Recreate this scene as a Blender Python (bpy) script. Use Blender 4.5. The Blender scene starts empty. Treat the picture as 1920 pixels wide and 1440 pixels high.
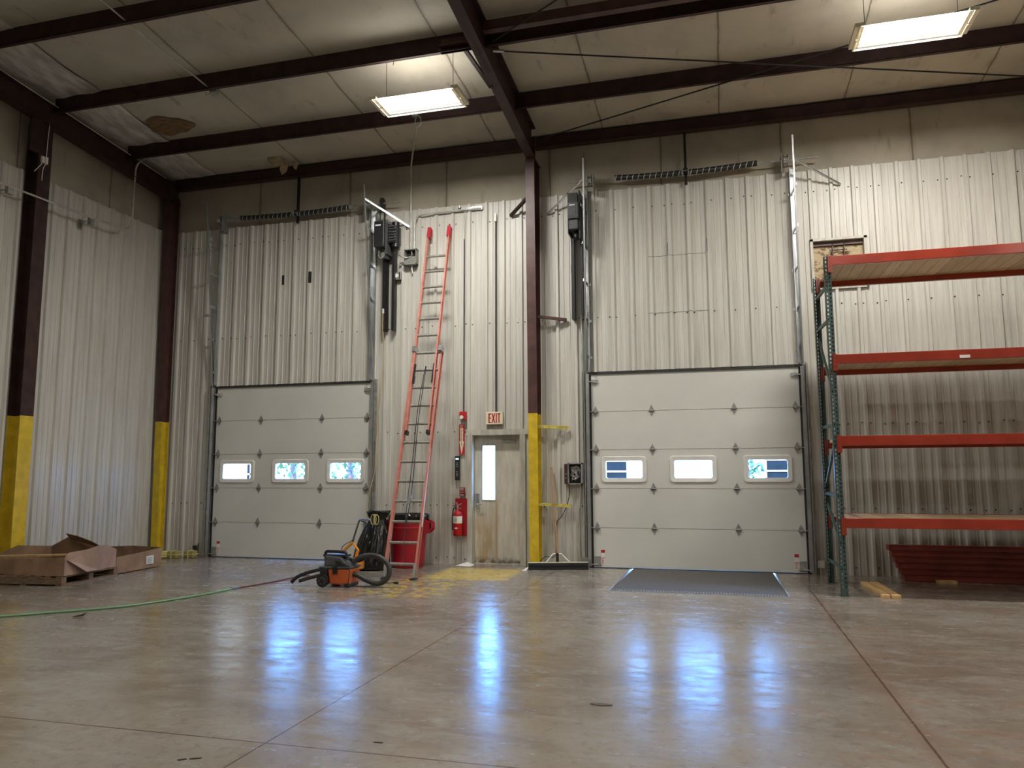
import bpy, bmesh, math, random
from mathutils import Vector, Matrix
random.seed(7)
PI = math.pi
COL = bpy.context.scene.collection

# ------------------------------------------------------------------ materials
def new_mat(name):
    m = bpy.data.materials.new(name); m.use_nodes = True
    nt = m.node_tree; b = nt.nodes['Principled BSDF']
    return m, nt, b
def nd(nt, t, **kw):
    n = nt.nodes.new(t)
    for k, v in kw.items():
        if k in n.inputs: n.inputs[k].default_value = v
        else: setattr(n, k, v)
    return n
def lk(nt, a, b): nt.links.new(a, b)
def mth(nt, op, a, b=None, c=None, clamp=False):
    n = nt.nodes.new('ShaderNodeMath'); n.operation = op; n.use_clamp = clamp
    for i, v in enumerate((a, b, c)):
        if v is None: continue
        if isinstance(v, (int, float)): n.inputs[i].default_value = v
        else: nt.links.new(v, n.inputs[i])
    return n.outputs[0]
def mix(nt, f, a, b, mode='MIX'):
    n = nt.nodes.new('ShaderNodeMix'); n.data_type = 'RGBA'; n.blend_type = mode
    for sock, v in ((n.inputs[0], f), (n.inputs[6], a), (n.inputs[7], b)):
        if isinstance(v, (int, float)): sock.default_value = v
        elif isinstance(v, tuple): sock.default_value = (*v, 1) if len(v) == 3 else v
        else: nt.links.new(v, sock)
    return n.outputs[2]
def coords(nt): return nt.nodes.new('ShaderNodeTexCoord').outputs['Object']
def noise(nt, vec, scale, detail=4, rough=.55, stretch=(1, 1, 1), dist=0):
    mp = nt.nodes.new('ShaderNodeMapping'); mp.inputs['Scale'].default_value = stretch
    nt.links.new(vec, mp.inputs['Vector'])
    n = nt.nodes.new('ShaderNodeTexNoise'); n.inputs['Scale'].default_value = scale
    n.inputs['Detail'].default_value = detail; n.inputs['Roughness'].default_value = rough
    n.inputs['Distortion'].default_value = dist
    nt.links.new(mp.outputs[0], n.inputs['Vector'])
    return n.outputs['Fac']
def ramp(nt, fac, lo, hi):
    n = nt.nodes.new('ShaderNodeMapRange'); n.inputs['From Min'].default_value = lo; n.inputs['From Max'].default_value = hi
    n.interpolation_type = 'SMOOTHSTEP'; nt.links.new(fac, n.inputs['Value']); return n.outputs[0]
def bump(nt, b, h, strength=.2, dist=.01):
    n = nt.nodes.new('ShaderNodeBump'); n.inputs['Strength'].default_value = strength; n.inputs['Distance'].default_value = dist
    nt.links.new(h, n.inputs['Height']); nt.links.new(n.outputs[0], b.inputs['Normal'])
def simple(name, col, rough=.5, metal=0, var=.12, scale=8, bmp=0, stretch=(1, 1, 1), spec=.5):
    m, nt, b = new_mat(name); c = coords(nt)
    f = noise(nt, c, scale, stretch=stretch)
    dark = tuple(x * (1 - var) for x in col); lite = tuple(min(1, x * (1 + var)) for x in col)
    lk(nt, mix(nt, ramp(nt, f, .3, .7), dark, lite), b.inputs['Base Color'])
    b.inputs['Roughness'].default_value = rough; b.inputs['Metallic'].default_value = metal
    b.inputs['Specular IOR Level'].default_value = spec
    if bmp: bump(nt, b, f, bmp)
    return m
M = {}
def siding_mat(name, axis):
    m, nt, b = new_mat(name); c = coords(nt)
    sp = nt.nodes.new('ShaderNodeSeparateXYZ'); lk(nt, c, sp.inputs[0])
    base = (.60, .585, .535)
    st = (6, 6, .25)
    f1 = noise(nt, c, 3, 5, .6, st)
    col = mix(nt, ramp(nt, f1, .35, .75), base, (.47, .45, .40))
    f2 = noise(nt, c, .35, 3, .5)
    col = mix(nt, mth(nt, 'MULTIPLY', ramp(nt, f2, .4, .75), .35), col, (.44, .41, .355))
    # grime towards the floor
    low = mth(nt, 'MULTIPLY', ramp(nt, sp.outputs[2], 1.6, 0), ramp(nt, noise(nt, c, 5, 5, .6, (3, 3, .3)), .35, .7))
    col = mix(nt, mth(nt, 'MULTIPLY', low, .5), col, (.28, .235, .18))
    lk(nt, col, b.inputs['Base Color'])
    b.inputs['Roughness'].default_value = .42
    b.inputs['Specular IOR Level'].default_value = .4
    return m
M['siding'] = siding_mat('siding_paint', 0)
def insul_mat(name, axis, period, off, base, stain_axis):
    m, nt, b = new_mat(name); c = coords(nt)
    sp = nt.nodes.new('ShaderNodeSeparateXYZ'); lk(nt, c, sp.inputs[0])
    f = noise(nt, c, 1.1, 5, .6)
    dk = tuple(x * .62 for x in base)
    col = mix(nt, mth(nt, 'MULTIPLY', ramp(nt, f, .4, .75), .6), base, dk)
    stc = (1.2, .35, 1) if stain_axis == 'y' else (1.2, 1.2, .25)
    f3 = noise(nt, c, 4, 5, .65, stc)
    col = mix(nt, mth(nt, 'MULTIPLY', ramp(nt, f3, .58, .74), .45), col, (.16, .11, .07))
    u = mth(nt, 'ADD', mth(nt, 'DIVIDE', sp.outputs[axis], period), -off / period)
    u = mth(nt, 'ADD', u, mth(nt, 'MULTIPLY', noise(nt, c, 2.5, 3), .02))
    d = mth(nt, 'ABSOLUTE', mth(nt, 'SUBTRACT', mth(nt, 'FRACT', mth(nt, 'ADD', u, .5)), .5))
    seam = mth(nt, 'SUBTRACT', 1, ramp(nt, d, .001, .009))
    seam_band = mth(nt, 'MULTIPLY', mth(nt, 'SUBTRACT', 1, ramp(nt, d, .004, .035)), ramp(nt, noise(nt, c, 2.2, 4), .35, .6))  # wider patchy dark band beside each seam
    col = mix(nt, mth(nt, 'MULTIPLY', seam_band, .4), col, tuple(x * .45 for x in base))
    col = mix(nt, mth(nt, 'MULTIPLY', seam, .75), col, (.10, .075, .05))
    lk(nt, col, b.inputs['Base Color']); b.inputs['Roughness'].default_value = .6
    b.inputs['Specular IOR Level'].default_value = .25
    bump(nt, b, mth(nt, 'ADD', f, seam), .25, .02)
    return m
M['insul_ceiling'] = insul_mat('ceiling_insulation', 0, 1.85, -.17, (.53, .485, .395), 'y')
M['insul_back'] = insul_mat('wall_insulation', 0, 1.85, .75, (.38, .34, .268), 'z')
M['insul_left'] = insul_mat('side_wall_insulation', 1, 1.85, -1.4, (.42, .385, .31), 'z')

def floor_mat():
    m, nt, b = new_mat('polished_concrete'); c = coords(nt)
    sp = nt.nodes.new('ShaderNodeSeparateXYZ'); lk(nt, c, sp.inputs[0]); X, Y = sp.outputs[0], sp.outputs[1]
    f1 = noise(nt, c, .45, 6, .62, (1, 1.6, 1), .6)
    f2 = noise(nt, c, 2.3, 8, .7, (1, 2.2, 1), .8)
    f3 = noise(nt, c, 14, 6, .7)
    col = mix(nt, ramp(nt, f1, .38, .62), (.175, .142, .112), (.255, .225, .190))
    col = mix(nt, mth(nt, 'MULTIPLY', ramp(nt, f2, .45, .68), .62), col, (.295, .28, .25))
    col = mix(nt, mth(nt, 'MULTIPLY', ramp(nt, f3, .48, .7), .5), col, (.13, .10, .078))
    # rusty stains to the right
    f4 = noise(nt, c, 1.3, 7, .7, (1, 2.5, 1), 1.2)
    rs = mth(nt, 'MULTIPLY', ramp(nt, f4, .53, .70), ramp(nt, X, 7.2, 10.6))
    col = mix(nt, mth(nt, 'MULTIPLY', rs, .75), col, (.26, .15, .09))
    f5 = noise(nt, c, 1.8, 8, .72, (1, 2.0, 1), .5)
    col = mix(nt, mth(nt, 'MULTIPLY', ramp(nt, f5, .58, .70), .4), col, (.36, .355, .34))
    # saw-cut joints
    def joint(v, at, w, wob=.0):
        d = mth(nt, 'ABSOLUTE', mth(nt, 'ADD', mth(nt, 'SUBTRACT', v, at), mth(nt, 'MULTIPLY', mth(nt, 'SUBTRACT', noise(nt, c, 9, 2), .5), wob)))
        return d
    for v, at, w, s in ((X, 6.43, .008, .9), (X, 9.93, .011, .9), (Y, -8.2, .009, .9), (Y, -4.34, .008, .45), (X, 2.9, .006, .3), (Y, -12.1, .009, .9), (X, 13.4, .009, .9)):
        d = joint(v, at, w, .006)
        halo = mth(nt, 'MULTIPLY', mth(nt, 'SUBTRACT', 1, ramp(nt, d, .0, .13)), ramp(nt, f2, .35, .62))
        col = mix(nt, mth(nt, 'MULTIPLY', halo, .55 if at == 9.93 else .14 * s), col, (.22, .125, .08))
        ln = mth(nt, 'SUBTRACT', 1, ramp(nt, d, w * .45, w))
        col = mix(nt, mth(nt, 'MULTIPLY', ln, s), col, (.07, .04, .028))
    # worn yellow paint in front of the exit door
    def box(x0, x1, y0, y1, s=.12):
        a = mth(nt, 'MULTIPLY', ramp(nt, X, x0 - s, x0 + s), mth(nt, 'SUBTRACT', 1, ramp(nt, X, x1 - s, x1 + s)))
        d = mth(nt, 'MULTIPLY', ramp(nt, Y, y0 - s, y0 + s), mth(nt, 'SUBTRACT', 1, ramp(nt, Y, y1 - s, y1 + s)))
        return mth(nt, 'MULTIPLY', a, d)
    fy = noise(nt, c, 5.5, 8, .75, (1, 1.4, 1), .4)
    m1 = mth(nt, 'MULTIPLY', box(4.75, 5.95, -1.75, -.5), ramp(nt, fy, .40, .46))
    m2 = mth(nt, 'MULTIPLY', box(4.45, 5.55, -3.4, -1.3, .25), ramp(nt, fy, .50, .54))
    lk(nt, mix(nt, mth(nt, 'MULTIPLY', mth(nt, 'MAXIMUM', m1, m2), .8), col, (.62, .45, .07)), b.inputs['Base Color'])
    r = mth(nt, 'ADD', .14, mth(nt, 'MULTIPLY', ramp(nt, noise(nt, c, 3, 6, .65, (1, 2, 1)), .3, .7), .16))
    lk(nt, r, b.inputs['Roughness'])
    b.inputs['Specular IOR Level'].default_value = .55
    hb = mth(nt, 'ADD', mth(nt, 'MULTIPLY', noise(nt, c, 9, 5, .6, (.6, 1, 1)), 1), mth(nt, 'MULTIPLY', noise(nt, c, 34, 5, .65, (.7, 1, 1), .8), .34))
    bump(nt, b, hb, .13, .012)
    return m
M['floor'] = floor_mat()

M['brown_steel'] = simple('dark_brown_primer', (.042, .019, .017), .55, 0, .3, 5, spec=.35)
M['brown_light'] = simple('brown_primer', (.075, .032, .028), .45, 0, .25, 5)
M['yellow'] = simple('safety_yellow', (.62, .44, .025), .45, 0, .15, 7)
M['yellow_dirty'] = simple('worn_yellow', (.50, .42, .08), .5, 0, .3, 14)
M['galv'] = simple('galvanised_steel', (.50, .52, .53), .30, .85, .12, 6)
M['galv_dull'] = simple('dull_galvanised_steel', (.34, .34, .32), .5, .6, .2, 12)
M['hinge'] = simple('hinge_steel', (.30, .30, .29), .5, .5, .25, 30)
M['conduit'] = simple('conduit_steel', (.50, .49, .45), .4, .4, .15, 9)
M['black'] = simple('black_metal', (.012, .012, .013), .4, 0, .2, 10)
M['black_plastic'] = simple('black_plastic', (.022, .022, .024), .38, 0, .2, 10)
M['charcoal'] = simple('charcoal_plastic', (.06, .062, .065), .6, 0, .15, 10)
M['rubber'] = simple('black_rubber', (.018, .017, .016), .6, 0, .3, 14, .1)
M['hose_grey'] = simple('ribbed_hose', (.035, .033, .030), .5, 0, .2, 14)
M['panel'] = simple('door_panel_white', (.60, .60, .555), .5, 0, .035, 1.2, spec=.3)
M['trim_grey'] = simple('weathered_trim', (.46, .44, .38), .5, 0, .2, 6, 0, (3, 3, .5))
M['white'] = simple('white_plastic', (.75, .74, .70), .4, 0, .05, 6)
M['cream'] = simple('cream_plastic', (.74, .68, .50), .45, 0, .05, 6)
M['red'] = simple('sign_red', (.45, .02, .02), .4, 0, .15, 9)
M['red_dark'] = simple('board_red', (.30, .010, .016), .35, 0, .15, 9)
M['cylinder_red'] = simple('extinguisher_red', (.42, .010, .014), .2, 0, .05, 5)
M['can_red'] = simple('bin_red', (.42, .012, .028), .42, 0, .12, 6)
M['ladder'] = simple('ladder_fibreglass', (.50, .185, .14), .5, 0, .15, 9)
M['alu'] = simple('aluminium', (.36, .355, .32), .45, .6, .15, 20)
M['cap_red'] = simple('ladder_cap', (.50, .022, .035), .5, 0, .1, 9)
M['rack_green'] = simple('rack_green', (.055, .095, .085), .5, .1, .25, 12)
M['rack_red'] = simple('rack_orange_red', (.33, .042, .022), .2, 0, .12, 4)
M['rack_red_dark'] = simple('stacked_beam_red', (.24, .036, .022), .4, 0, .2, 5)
M['orange'] = simple('vac_orange', (.62, .13, .03), .4, 0, .1, 9)
M['orange_yellow'] = simple('machine_orange', (.72, .27, .02), .4, 0, .15, 9)
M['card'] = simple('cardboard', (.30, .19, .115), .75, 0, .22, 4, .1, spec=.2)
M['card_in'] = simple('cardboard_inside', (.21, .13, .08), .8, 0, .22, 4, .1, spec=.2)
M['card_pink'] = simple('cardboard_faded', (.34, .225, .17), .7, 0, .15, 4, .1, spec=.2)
M['pallet'] = simple('pallet_wood', (.18, .115, .07), .8, 0, .35, 8, .1, (1, 8, 8))
M['lumber'] = simple('pine_lumber', (.56, .36, .15), .65, 0, .22, 3, 0, (6, .6, 6))
M['copper_bag'] = simple('bin_bag', (.006, .006, .006), .17, 0, .2, 10, .0)
M['green_hose'] = simple('green_hose', (.16, .34, .17), .45, 0, .1, 9)
M['red_hose'] = simple('dark_red_hose', (.13, .03, .025), .5, 0, .1, 9)
M['yellow_cord'] = simple('yellow_cord', (.55, .42, .18), .6, 0, .1, 9)
M['tape'] = simple('yellow_strapping', (.62, .55, .22), .5, 0, .1, 9)
M['olive'] = simple('wrapped_bundle', (.28, .24, .09), .6, 0, .2, 12)
M['handle_wood'] = simple('broom_handle_wood', (.36, .20, .11), .55, 0, .2, 8, 0, (6, 6, .4))
M['plate'] = simple('checker_plate', (.085, .078, .066), .75, .0, .25, 30, .3)
M['socket'] = simple('junction_grey', (.30, .31, .28), .5, .3, .1, 10)
M['dark_inside'] = simple('dark_inside', (.02, .018, .016), .8, 0, .2, 10)
M['scrap'] = simple('dark_scrap', (.035, .022, .016), .8, 0, .3, 30)
M['paper'] = simple('torn_facing', (.42, .33, .23), .8, 0, .2, 9)
M['stain'] = simple('brown_patch', (.20, .115, .055), .8, 0, .3, 5, 0, (1, 5, 1))
M['poly'] = simple('plastic_sheeting', (.60, .58, .53), .35, 0, .3, 2.2, .4, (3, 1, 1))
M['black_line'] = simple('weather_seal', (.03, .03, .028), .6)
M['chrome'] = simple('bright_steel', (.70, .71, .72), .22, .95, .1, 10)
M['blue_bar'] = simple('blue_grey_bar', (.30, .38, .55), .25, .6, .1, 10)

def door_paint():
    m, nt, b = new_mat('weathered_door_paint'); c = coords(nt)
    sp = nt.nodes.new('ShaderNodeSeparateXYZ'); lk(nt, c, sp.inputs[0])
    f = noise(nt, c, 5, 6, .65, (2.5, 1, .5))
    col = mix(nt, ramp(nt, f, .3, .72), (.62, .59, .51), (.46, .42, .34))
    lowl = mth(nt, 'MULTIPLY', mth(nt, 'SUBTRACT', 1, ramp(nt, sp.outputs[2], .5, 1.0)), mth(nt, 'SUBTRACT', 1, ramp(nt, sp.outputs[0], 5.15, 5.40)))
    col = mix(nt, mth(nt, 'MULTIPLY', mth(nt, 'MULTIPLY', lowl, ramp(nt, noise(nt, c, 6, 5, .6, (3, 1, .35)), .3, .6)), .75), col, (.36, .24, .10))
    bot = mth(nt, 'MULTIPLY', mth(nt, 'SUBTRACT', 1, ramp(nt, sp.outputs[2], .02, .14)), ramp(nt, noise(nt, c, 12, 5), .35, .55))
    col = mix(nt, mth(nt, 'MULTIPLY', bot, .9), col, (.07, .045, .025))
    tr = mth(nt, 'MULTIPLY', mth(nt, 'SUBTRACT', 1, ramp(nt, mth(nt, 'ABSOLUTE', mth(nt, 'SUBTRACT', sp.outputs[0], 5.325)), .005, .035)), mth(nt, 'SUBTRACT', 1, ramp(nt, sp.outputs[2], .95, 1.1)))
    col = mix(nt, mth(nt, 'MULTIPLY', tr, .6), col, (.34, .23, .08))
    lk(nt, col, b.inputs['Base Color']); b.inputs['Roughness'].default_value = .5
    return m
M['door_paint'] = door_paint()
def deck_mat():
    m, nt, b = new_mat('rack_deck_boards'); c = coords(nt)
    sp = nt.nodes.new('ShaderNodeSeparateXYZ'); lk(nt, c, sp.inputs[0])
    u = mth(nt, 'DIVIDE', sp.outputs[0], .14)
    wn = nt.nodes.new('ShaderNodeTexWhiteNoise'); wn.noise_dimensions = '1D'; lk(nt, mth(nt, 'FLOOR', u), wn.inputs['W'])
    col = mix(nt, wn.outputs['Value'], (.78, .62, .42), (.56, .42, .27))
    f = noise(nt, c, 5, 5, .6, (6, .6, 1))
    col = mix(nt, mth(nt, 'MULTIPLY', ramp(nt, f, .4, .7), .3), col, (.28, .18, .09))
    fr = mth(nt, 'FRACT', u)
    ln = mth(nt, 'LESS_THAN', fr, .05)
    col = mix(nt, mth(nt, 'MULTIPLY', ln, .8), col, (.06, .04, .02))
    lk(nt, col, b.inputs['Base Color']); b.inputs['Roughness'].default_value = .6
    return m
M['deck'] = deck_mat()
def coil_mat():
    m, nt, b = new_mat('spring_coil'); c = coords(nt)
    sp = nt.nodes.new('ShaderNodeSeparateXYZ'); lk(nt, c, sp.inputs[0])
    k = mth(nt, 'FRACT', mth(nt, 'DIVIDE', mth(nt, 'SUBTRACT', sp.outputs[0], mth(nt, 'MULTIPLY', sp.outputs[2], .35)), .092))
    on = mth(nt, 'LESS_THAN', k, .11)
    lk(nt, mix(nt, on, (.014, .014, .015), (.55, .55, .53)), b.inputs['Base Color']); b.inputs['Roughness'].default_value = .4
    ring = nt.nodes.new('ShaderNodeMath'); ring.operation = 'SINE'; nt.links.new(mth(nt, 'MULTIPLY', sp.outputs[0], 700), ring.inputs[0])
    bump(nt, b, ring.outputs[0], .4, .003)
    return m
M['coil'] = coil_mat()
def glass_mat():
    m, nt, b = new_mat('window_glass'); nt.nodes.remove(b)
    out = nt.nodes['Material Output']
    tr = nd(nt, 'ShaderNodeBsdfTransparent'); gl = nd(nt, 'ShaderNodeBsdfGlossy'); gl.inputs['Roughness'].default_value = .03
    mx = nd(nt, 'ShaderNodeMixShader'); fr = nd(nt, 'ShaderNodeFresnel'); fr.inputs['IOR'].default_value = 1.35
    tr.inputs['Color'].default_value = (.95, .98, .97, 1)
    lk(nt, fr.outputs[0], mx.inputs[0]); lk(nt, tr.outputs[0], mx.inputs[1]); lk(nt, gl.outputs[0], mx.inputs[2]); lk(nt, mx.outputs[0], out.inputs[0])
    return m
M['glass'] = glass_mat()
def emit(name, col, s):
    m, nt, b = new_mat(name)
    b.inputs['Base Color'].default_value = (*col, 1); b.inputs['Emission Color'].default_value = (*col, 1); b.inputs['Emission Strength'].default_value = s
    return m
M['tube'] = emit('fluorescent_tube', (1, .98, .93), 12)
M['display'] = emit('lit_display', (.5, .65, 1), 1.5)
M['reflector'] = simple('white_reflector', (.85, .85, .8), .3, 0, .03, 5)
def leaf_mat():
    m, nt, b = new_mat('foliage'); c = coords(nt)
    lk(nt, mix(nt, ramp(nt, noise(nt, c, 3), .35, .65), (.02, .06, .012), (.09, .14, .05)), b.inputs['Base Color'])
    b.inputs['Roughness'].default_value = .6; return m
M['leaf'] = leaf_mat()
M['facade'] = simple('pale_facade', (.30, .20, .11), .7, 0, .05, 2)
M['dark_window'] = simple('blue_window', (.009, .012, .014), .8, 0, .2, 3, spec=.03)
M['ground'] = simple('bright_concrete', (.50, .42, .33), .8, 0, .1, 2)
def rust_mat():
    m, nt, b = new_mat('rusty_louvre'); c = coords(nt)
    f = noise(nt, c, 9, 6, .7, (1, 1, 2))
    lk(nt, mix(nt, ramp(nt, f, .47, .62), (.62, .52, .34), (.15, .06, .025)), b.inputs['Base Color']); b.inputs['Roughness'].default_value = .7
    return m
M['rust'] = rust_mat()

# ------------------------------------------------------------------ mesh builder
class MB:
    def __init__(s): s.v = []; s.f = []; s.sm = []
    def add(s, vs, fs, smooth=False):
        o = len(s.v); s.v += [tuple(v) for v in vs]; s.f += [tuple(i + o for i in f) for f in fs]; s.sm += [smooth] * len(fs); return s
    def box(s, x0, x1, y0, y1, z0, z1):
        x0, x1 = sorted((x0, x1)); y0, y1 = sorted((y0, y1)); z0, z1 = sorted((z0, z1))
        return s.add([(x0, y0, z0), (x1, y0, z0), (x1, y1, z0), (x0, y1, z0), (x0, y0, z1), (x1, y0, z1), (x1, y1, z1), (x0, y1, z1)],
                     [(0, 3, 2, 1), (4, 5, 6, 7), (0, 1, 5, 4), (1, 2, 6, 5), (2, 3, 7, 6), (3, 0, 4, 7)])
    def beam(s, a, b, w, h, up=(0, 0, 1)):
        a = Vector(a); b = Vector(b); d = (b - a).normalized(); up = Vector(up)
        if abs(d.dot(up)) > .99: up = Vector((0, 1, 0))
        r = d.cross(up).normalized(); u = r.cross(d).normalized()
        vs = [p + r * sx * w / 2 + u * sz * h / 2 for p in (a, b) for sx, sz in ((-1, -1), (1, -1), (1, 1), (-1, 1))]
        return s.add(vs, [(0, 1, 2, 3), (7, 6, 5, 4), (0, 4, 5, 1), (1, 5, 6, 2), (2, 6, 7, 3), (3, 7, 4, 0)])
    def tube(s, pts, r, n=10, closed=False, smooth=True):
        pts = [Vector(p) for p in pts]; N = len(pts); rs = r if isinstance(r, (list, tuple)) else [r] * N
        t0 = (pts[1] - pts[0]).normalized(); ref = Vector((0, 0, 1)) if abs(t0.z) < .9 else Vector((1, 0, 0))
        nrm = t0.cross(ref).normalized(); vs = []
        for i, p in enumerate(pts):
            if closed: t = (pts[(i + 1) % N] - pts[i - 1]).normalized()
            else: t = (pts[min(i + 1, N - 1)] - pts[max(i - 1, 0)]).normalized()
            nrm = (nrm - t * nrm.dot(t)).normalized(); bi = t.cross(nrm)
            vs += [p + (nrm * math.cos(a) + bi * math.sin(a)) * rs[i] for a in (2 * PI * k / n for k in range(n))]
        fs = []
        for i in range(N if closed else N - 1):
            j = (i + 1) % N
            for k in range(n): fs.append((i * n + k, i * n + (k + 1) % n, j * n + (k + 1) % n, j * n + k))
        s.add(vs, fs, smooth)
        if not closed: s.add(vs[:n], [tuple(range(n - 1, -1, -1))]); s.add(vs[-n:], [tuple(range(n))])
        return s
    def cyl(s, a, b, r, n=16): return s.tube([a, b], r, n)
    def lathe(s, prof, cx, cy, cz=0, n=24, smooth=True, fn=None):
        vs = []
        for i, (r, z) in enumerate(prof):
            for k in range(n):
                a = 2 * PI * k / n; rr = r * (fn(a, z) if fn else 1)
                vs.append((cx + rr * math.cos(a), cy + rr * math.sin(a), cz + z))
        fs = [(i * n + k, i * n + (k + 1) % n, (i + 1) * n + (k + 1) % n, (i + 1) * n + k) for i in range(len(prof) - 1) for k in range(n)]
        s.add(vs, fs, smooth); s.add(vs[:n], [tuple(range(n - 1, -1, -1))]); s.add(vs[-n:], [tuple(range(n))]); return s
    def prism(s, poly, y0, y1, axis='y'):
        """poly in the plane across axis, pushed from y0 to y1"""
        n = len(poly)
        def P(a, b, t): return {'y': (a, t, b), 'x': (t, a, b), 'z': (a, b, t)}[axis]
        vs = [P(a, b, y0) for a, b in poly] + [P(a, b, y1) for a, b in poly]
        return s.add(vs, [tuple(range(n)), tuple(range(2 * n - 1, n - 1, -1))] + [(i, i + n, (i + 1) % n + n, (i + 1) % n) for i in range(n)])
    def obj(s, name, mat, parent=None, bevel=0, solid=0):
        me = bpy.data.meshes.new(name); me.from_pydata(s.v, [], s.f); me.update()
        bm = bmesh.new(); bm.from_mesh(me); bmesh.ops.recalc_face_normals(bm, faces=bm.faces); bm.to_mesh(me); bm.free()
        if len(me.polygons) == len(s.sm): me.polygons.foreach_set('use_smooth', s.sm)
        o = bpy.data.objects.new(name, me); COL.objects.link(o); me.materials.append(M[mat] if isinstance(mat, str) else mat)
        if bevel:
            b = o.modifiers.new('bevel', 'BEVEL'); b.width = bevel; b.segments = 2; b.limit_method = 'ANGLE'
        if solid:
            b = o.modifiers.new('solid', 'SOLIDIFY'); b.thickness = solid; b.offset = 0
        if parent: o.parent = parent; o.matrix_parent_inverse = parent.matrix_basis.inverted()
        return o
def tag(o, label, cat, group=None, kind=None):
    o['label'] = label; o['category'] = cat
    if group: o['group'] = group
    if kind: o['kind'] = kind
    return o
def thing(name, label, cat, loc=(0, 0, 0), group=None, kind=None, rz=0):
    o = bpy.data.objects.new(name, None); COL.objects.link(o); o.location = loc; o.rotation_euler = (0, 0, rz)
    o.matrix_basis = Matrix.Translation(loc) @ Matrix.Rotation(rz, 4, 'Z')
    return tag(o, label, cat, group, kind)
def local(o, parent):      # mesh coordinates already relative to the parent
    o.matrix_parent_inverse = Matrix.Identity(4); return o
def smooth_path(pts, n=6):
    pts = [Vector(p) for p in pts]; out = []
    for i in range(len(pts) - 1):
        p0 = pts[max(i - 1, 0)]; p1 = pts[i]; p2 = pts[i + 1]; p3 = pts[min(i + 2, len(pts) - 1)]
        for k in range(n):
            t = k / n
            out.append(.5 * ((2 * p1) + (-p0 + p2) * t + (2 * p0 - 5 * p1 + 4 * p2 - p3) * t * t + (-p0 + 3 * p1 - 3 * p2 + p3) * t ** 3))
    out.append(pts[-1]); return out

# ------------------------------------------------------------------ building shell
XL, XR, YB = -1.25, 20.5, -26.0
def roofz(y, h=7.13): return h - y / 12 if y > -13 else h + 13 / 12 + (y + 13) / 12
RIB = .3048
def siding(mb, x0, x1, z0, z1, plane='y', base=0.0, sgn=-1, phase=0.0, jag=0):
    """ribbed sheet: major rib each 12 in, two minor ribs between"""
    prof = [(-.034, 0), (-.020, .038), (.020, .038), (.034, 0), (.092, 0), (.097, .009), (.112, .009), (.117, 0), (.187, 0), (.192, .009), (.207, .009), (.212, 0)]
    pts = []; k = math.floor((x0 - phase) / RIB) - 1
    while phase + k * RIB < x1 + .1:
        for u, d in prof: pts.append((phase + k * RIB + u, d))
        k += 1
    def at(x):
        for (a, da), (b, db) in zip(pts, pts[1:]):
            if a <= x <= b: return da + (db - da) * (x - a) / (b - a) if b > a else da
        return 0
    inner = [(x0, at(x0))] + [p for p in pts if x0 < p[0] < x1] + [(x1, at(x1))]
    vs = []; fs = []
    for x, d in inner:
        y = base + sgn * d
        for z in (z0, z1): vs.append((x, y, z) if plane == 'y' else (y, x, z))
    for i in range(len(inner) - 1): fs.append((2 * i, 2 * i + 2, 2 * i + 3, 2 * i + 1))
    mb.add(vs, fs)
LD0, LD1, RD0, RD1, DH = 0.0, 3.084, 6.937, 10.073, 3.048
ST = 6.08
b = MB()
siding(b, XL + .02, LD0 - .10, 0, ST)
siding(b, LD0 - .10, LD1 + .10, DH + .03, ST)
siding(b, LD1 + .10, 4.885, 0, ST)
siding(b, 4.885, 5.84, 2.165, ST)
siding(b, 5.84, RD0 - .10, 0, ST)
siding(b, RD0 - .10, RD1 + .10, DH + .03, ST)
siding(b, RD1 + .10, 10.34, 0, ST)
siding(b, 10.34, 11.10, 0, 4.21); siding(b, 10.34, 11.10, 4.95, ST)
siding(b, 11.10, 13.35, 0, ST)
wall_back = b.obj('wall_back', 'siding', solid=.0)
tag(wall_back, 'off white ribbed metal back wall with two overhead doors and exit door', 'wall', kind='structure')
# screws of the sheeting
b = MB()
def dot(x, z, y=-.004, r=.010): b.tube([(x, y + .004, z), (x, y - .006, z)], r, 6, smooth=False)
for z, xa, xb in ((5.75, -1.1, 13.2), (3.97, -1.1, 13.2), (2.17, 10.2, 13.2), (2.17, 3.3, 4.8), (.95, 10.2, 13.2), (.95, 3.3, 4.85), (.95, -1.1, -.2), (.95, 5.9, 6.8), (.10, 10.2, 13.2), (.1, 3.3, 4.85)):
    k = math.floor(xa / RIB)
    while k * RIB < xb:
        x = k * RIB + .055 + random.uniform(-.006, .006); k += 1
        if x < xa or x > xb or (4.9 < x < 5.83 and z < 2.2): continue
        dot(x, z + random.uniform(-.012, .012))
        if random.random() < .35: dot(x + .19, z + random.uniform(-.02, .02))
b.obj('screw_heads', 'dark_inside', wall_back)
# cut seams and little openings in the sheet above the doors
b = MB()
b.box(1.262, 1.335, -.002, -.001, 4.91, 5.09).box(1.822, 1.885, -.0395, -.038, 4.90, 5.11)
b.box(8.198, 8.208, -.030, -.004, 4.92, 5.11).box(8.808, 8.819, -.030, -.004, 4.92, 5.14)
siding(b, 7.89, 8.79, 4.905, 4.911, base=-.0015); siding(b, 7.87, 8.81, 3.983, 3.989, base=-.0015)
b.obj('sheet_cuts', 'dark_inside', wall_back)
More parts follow.
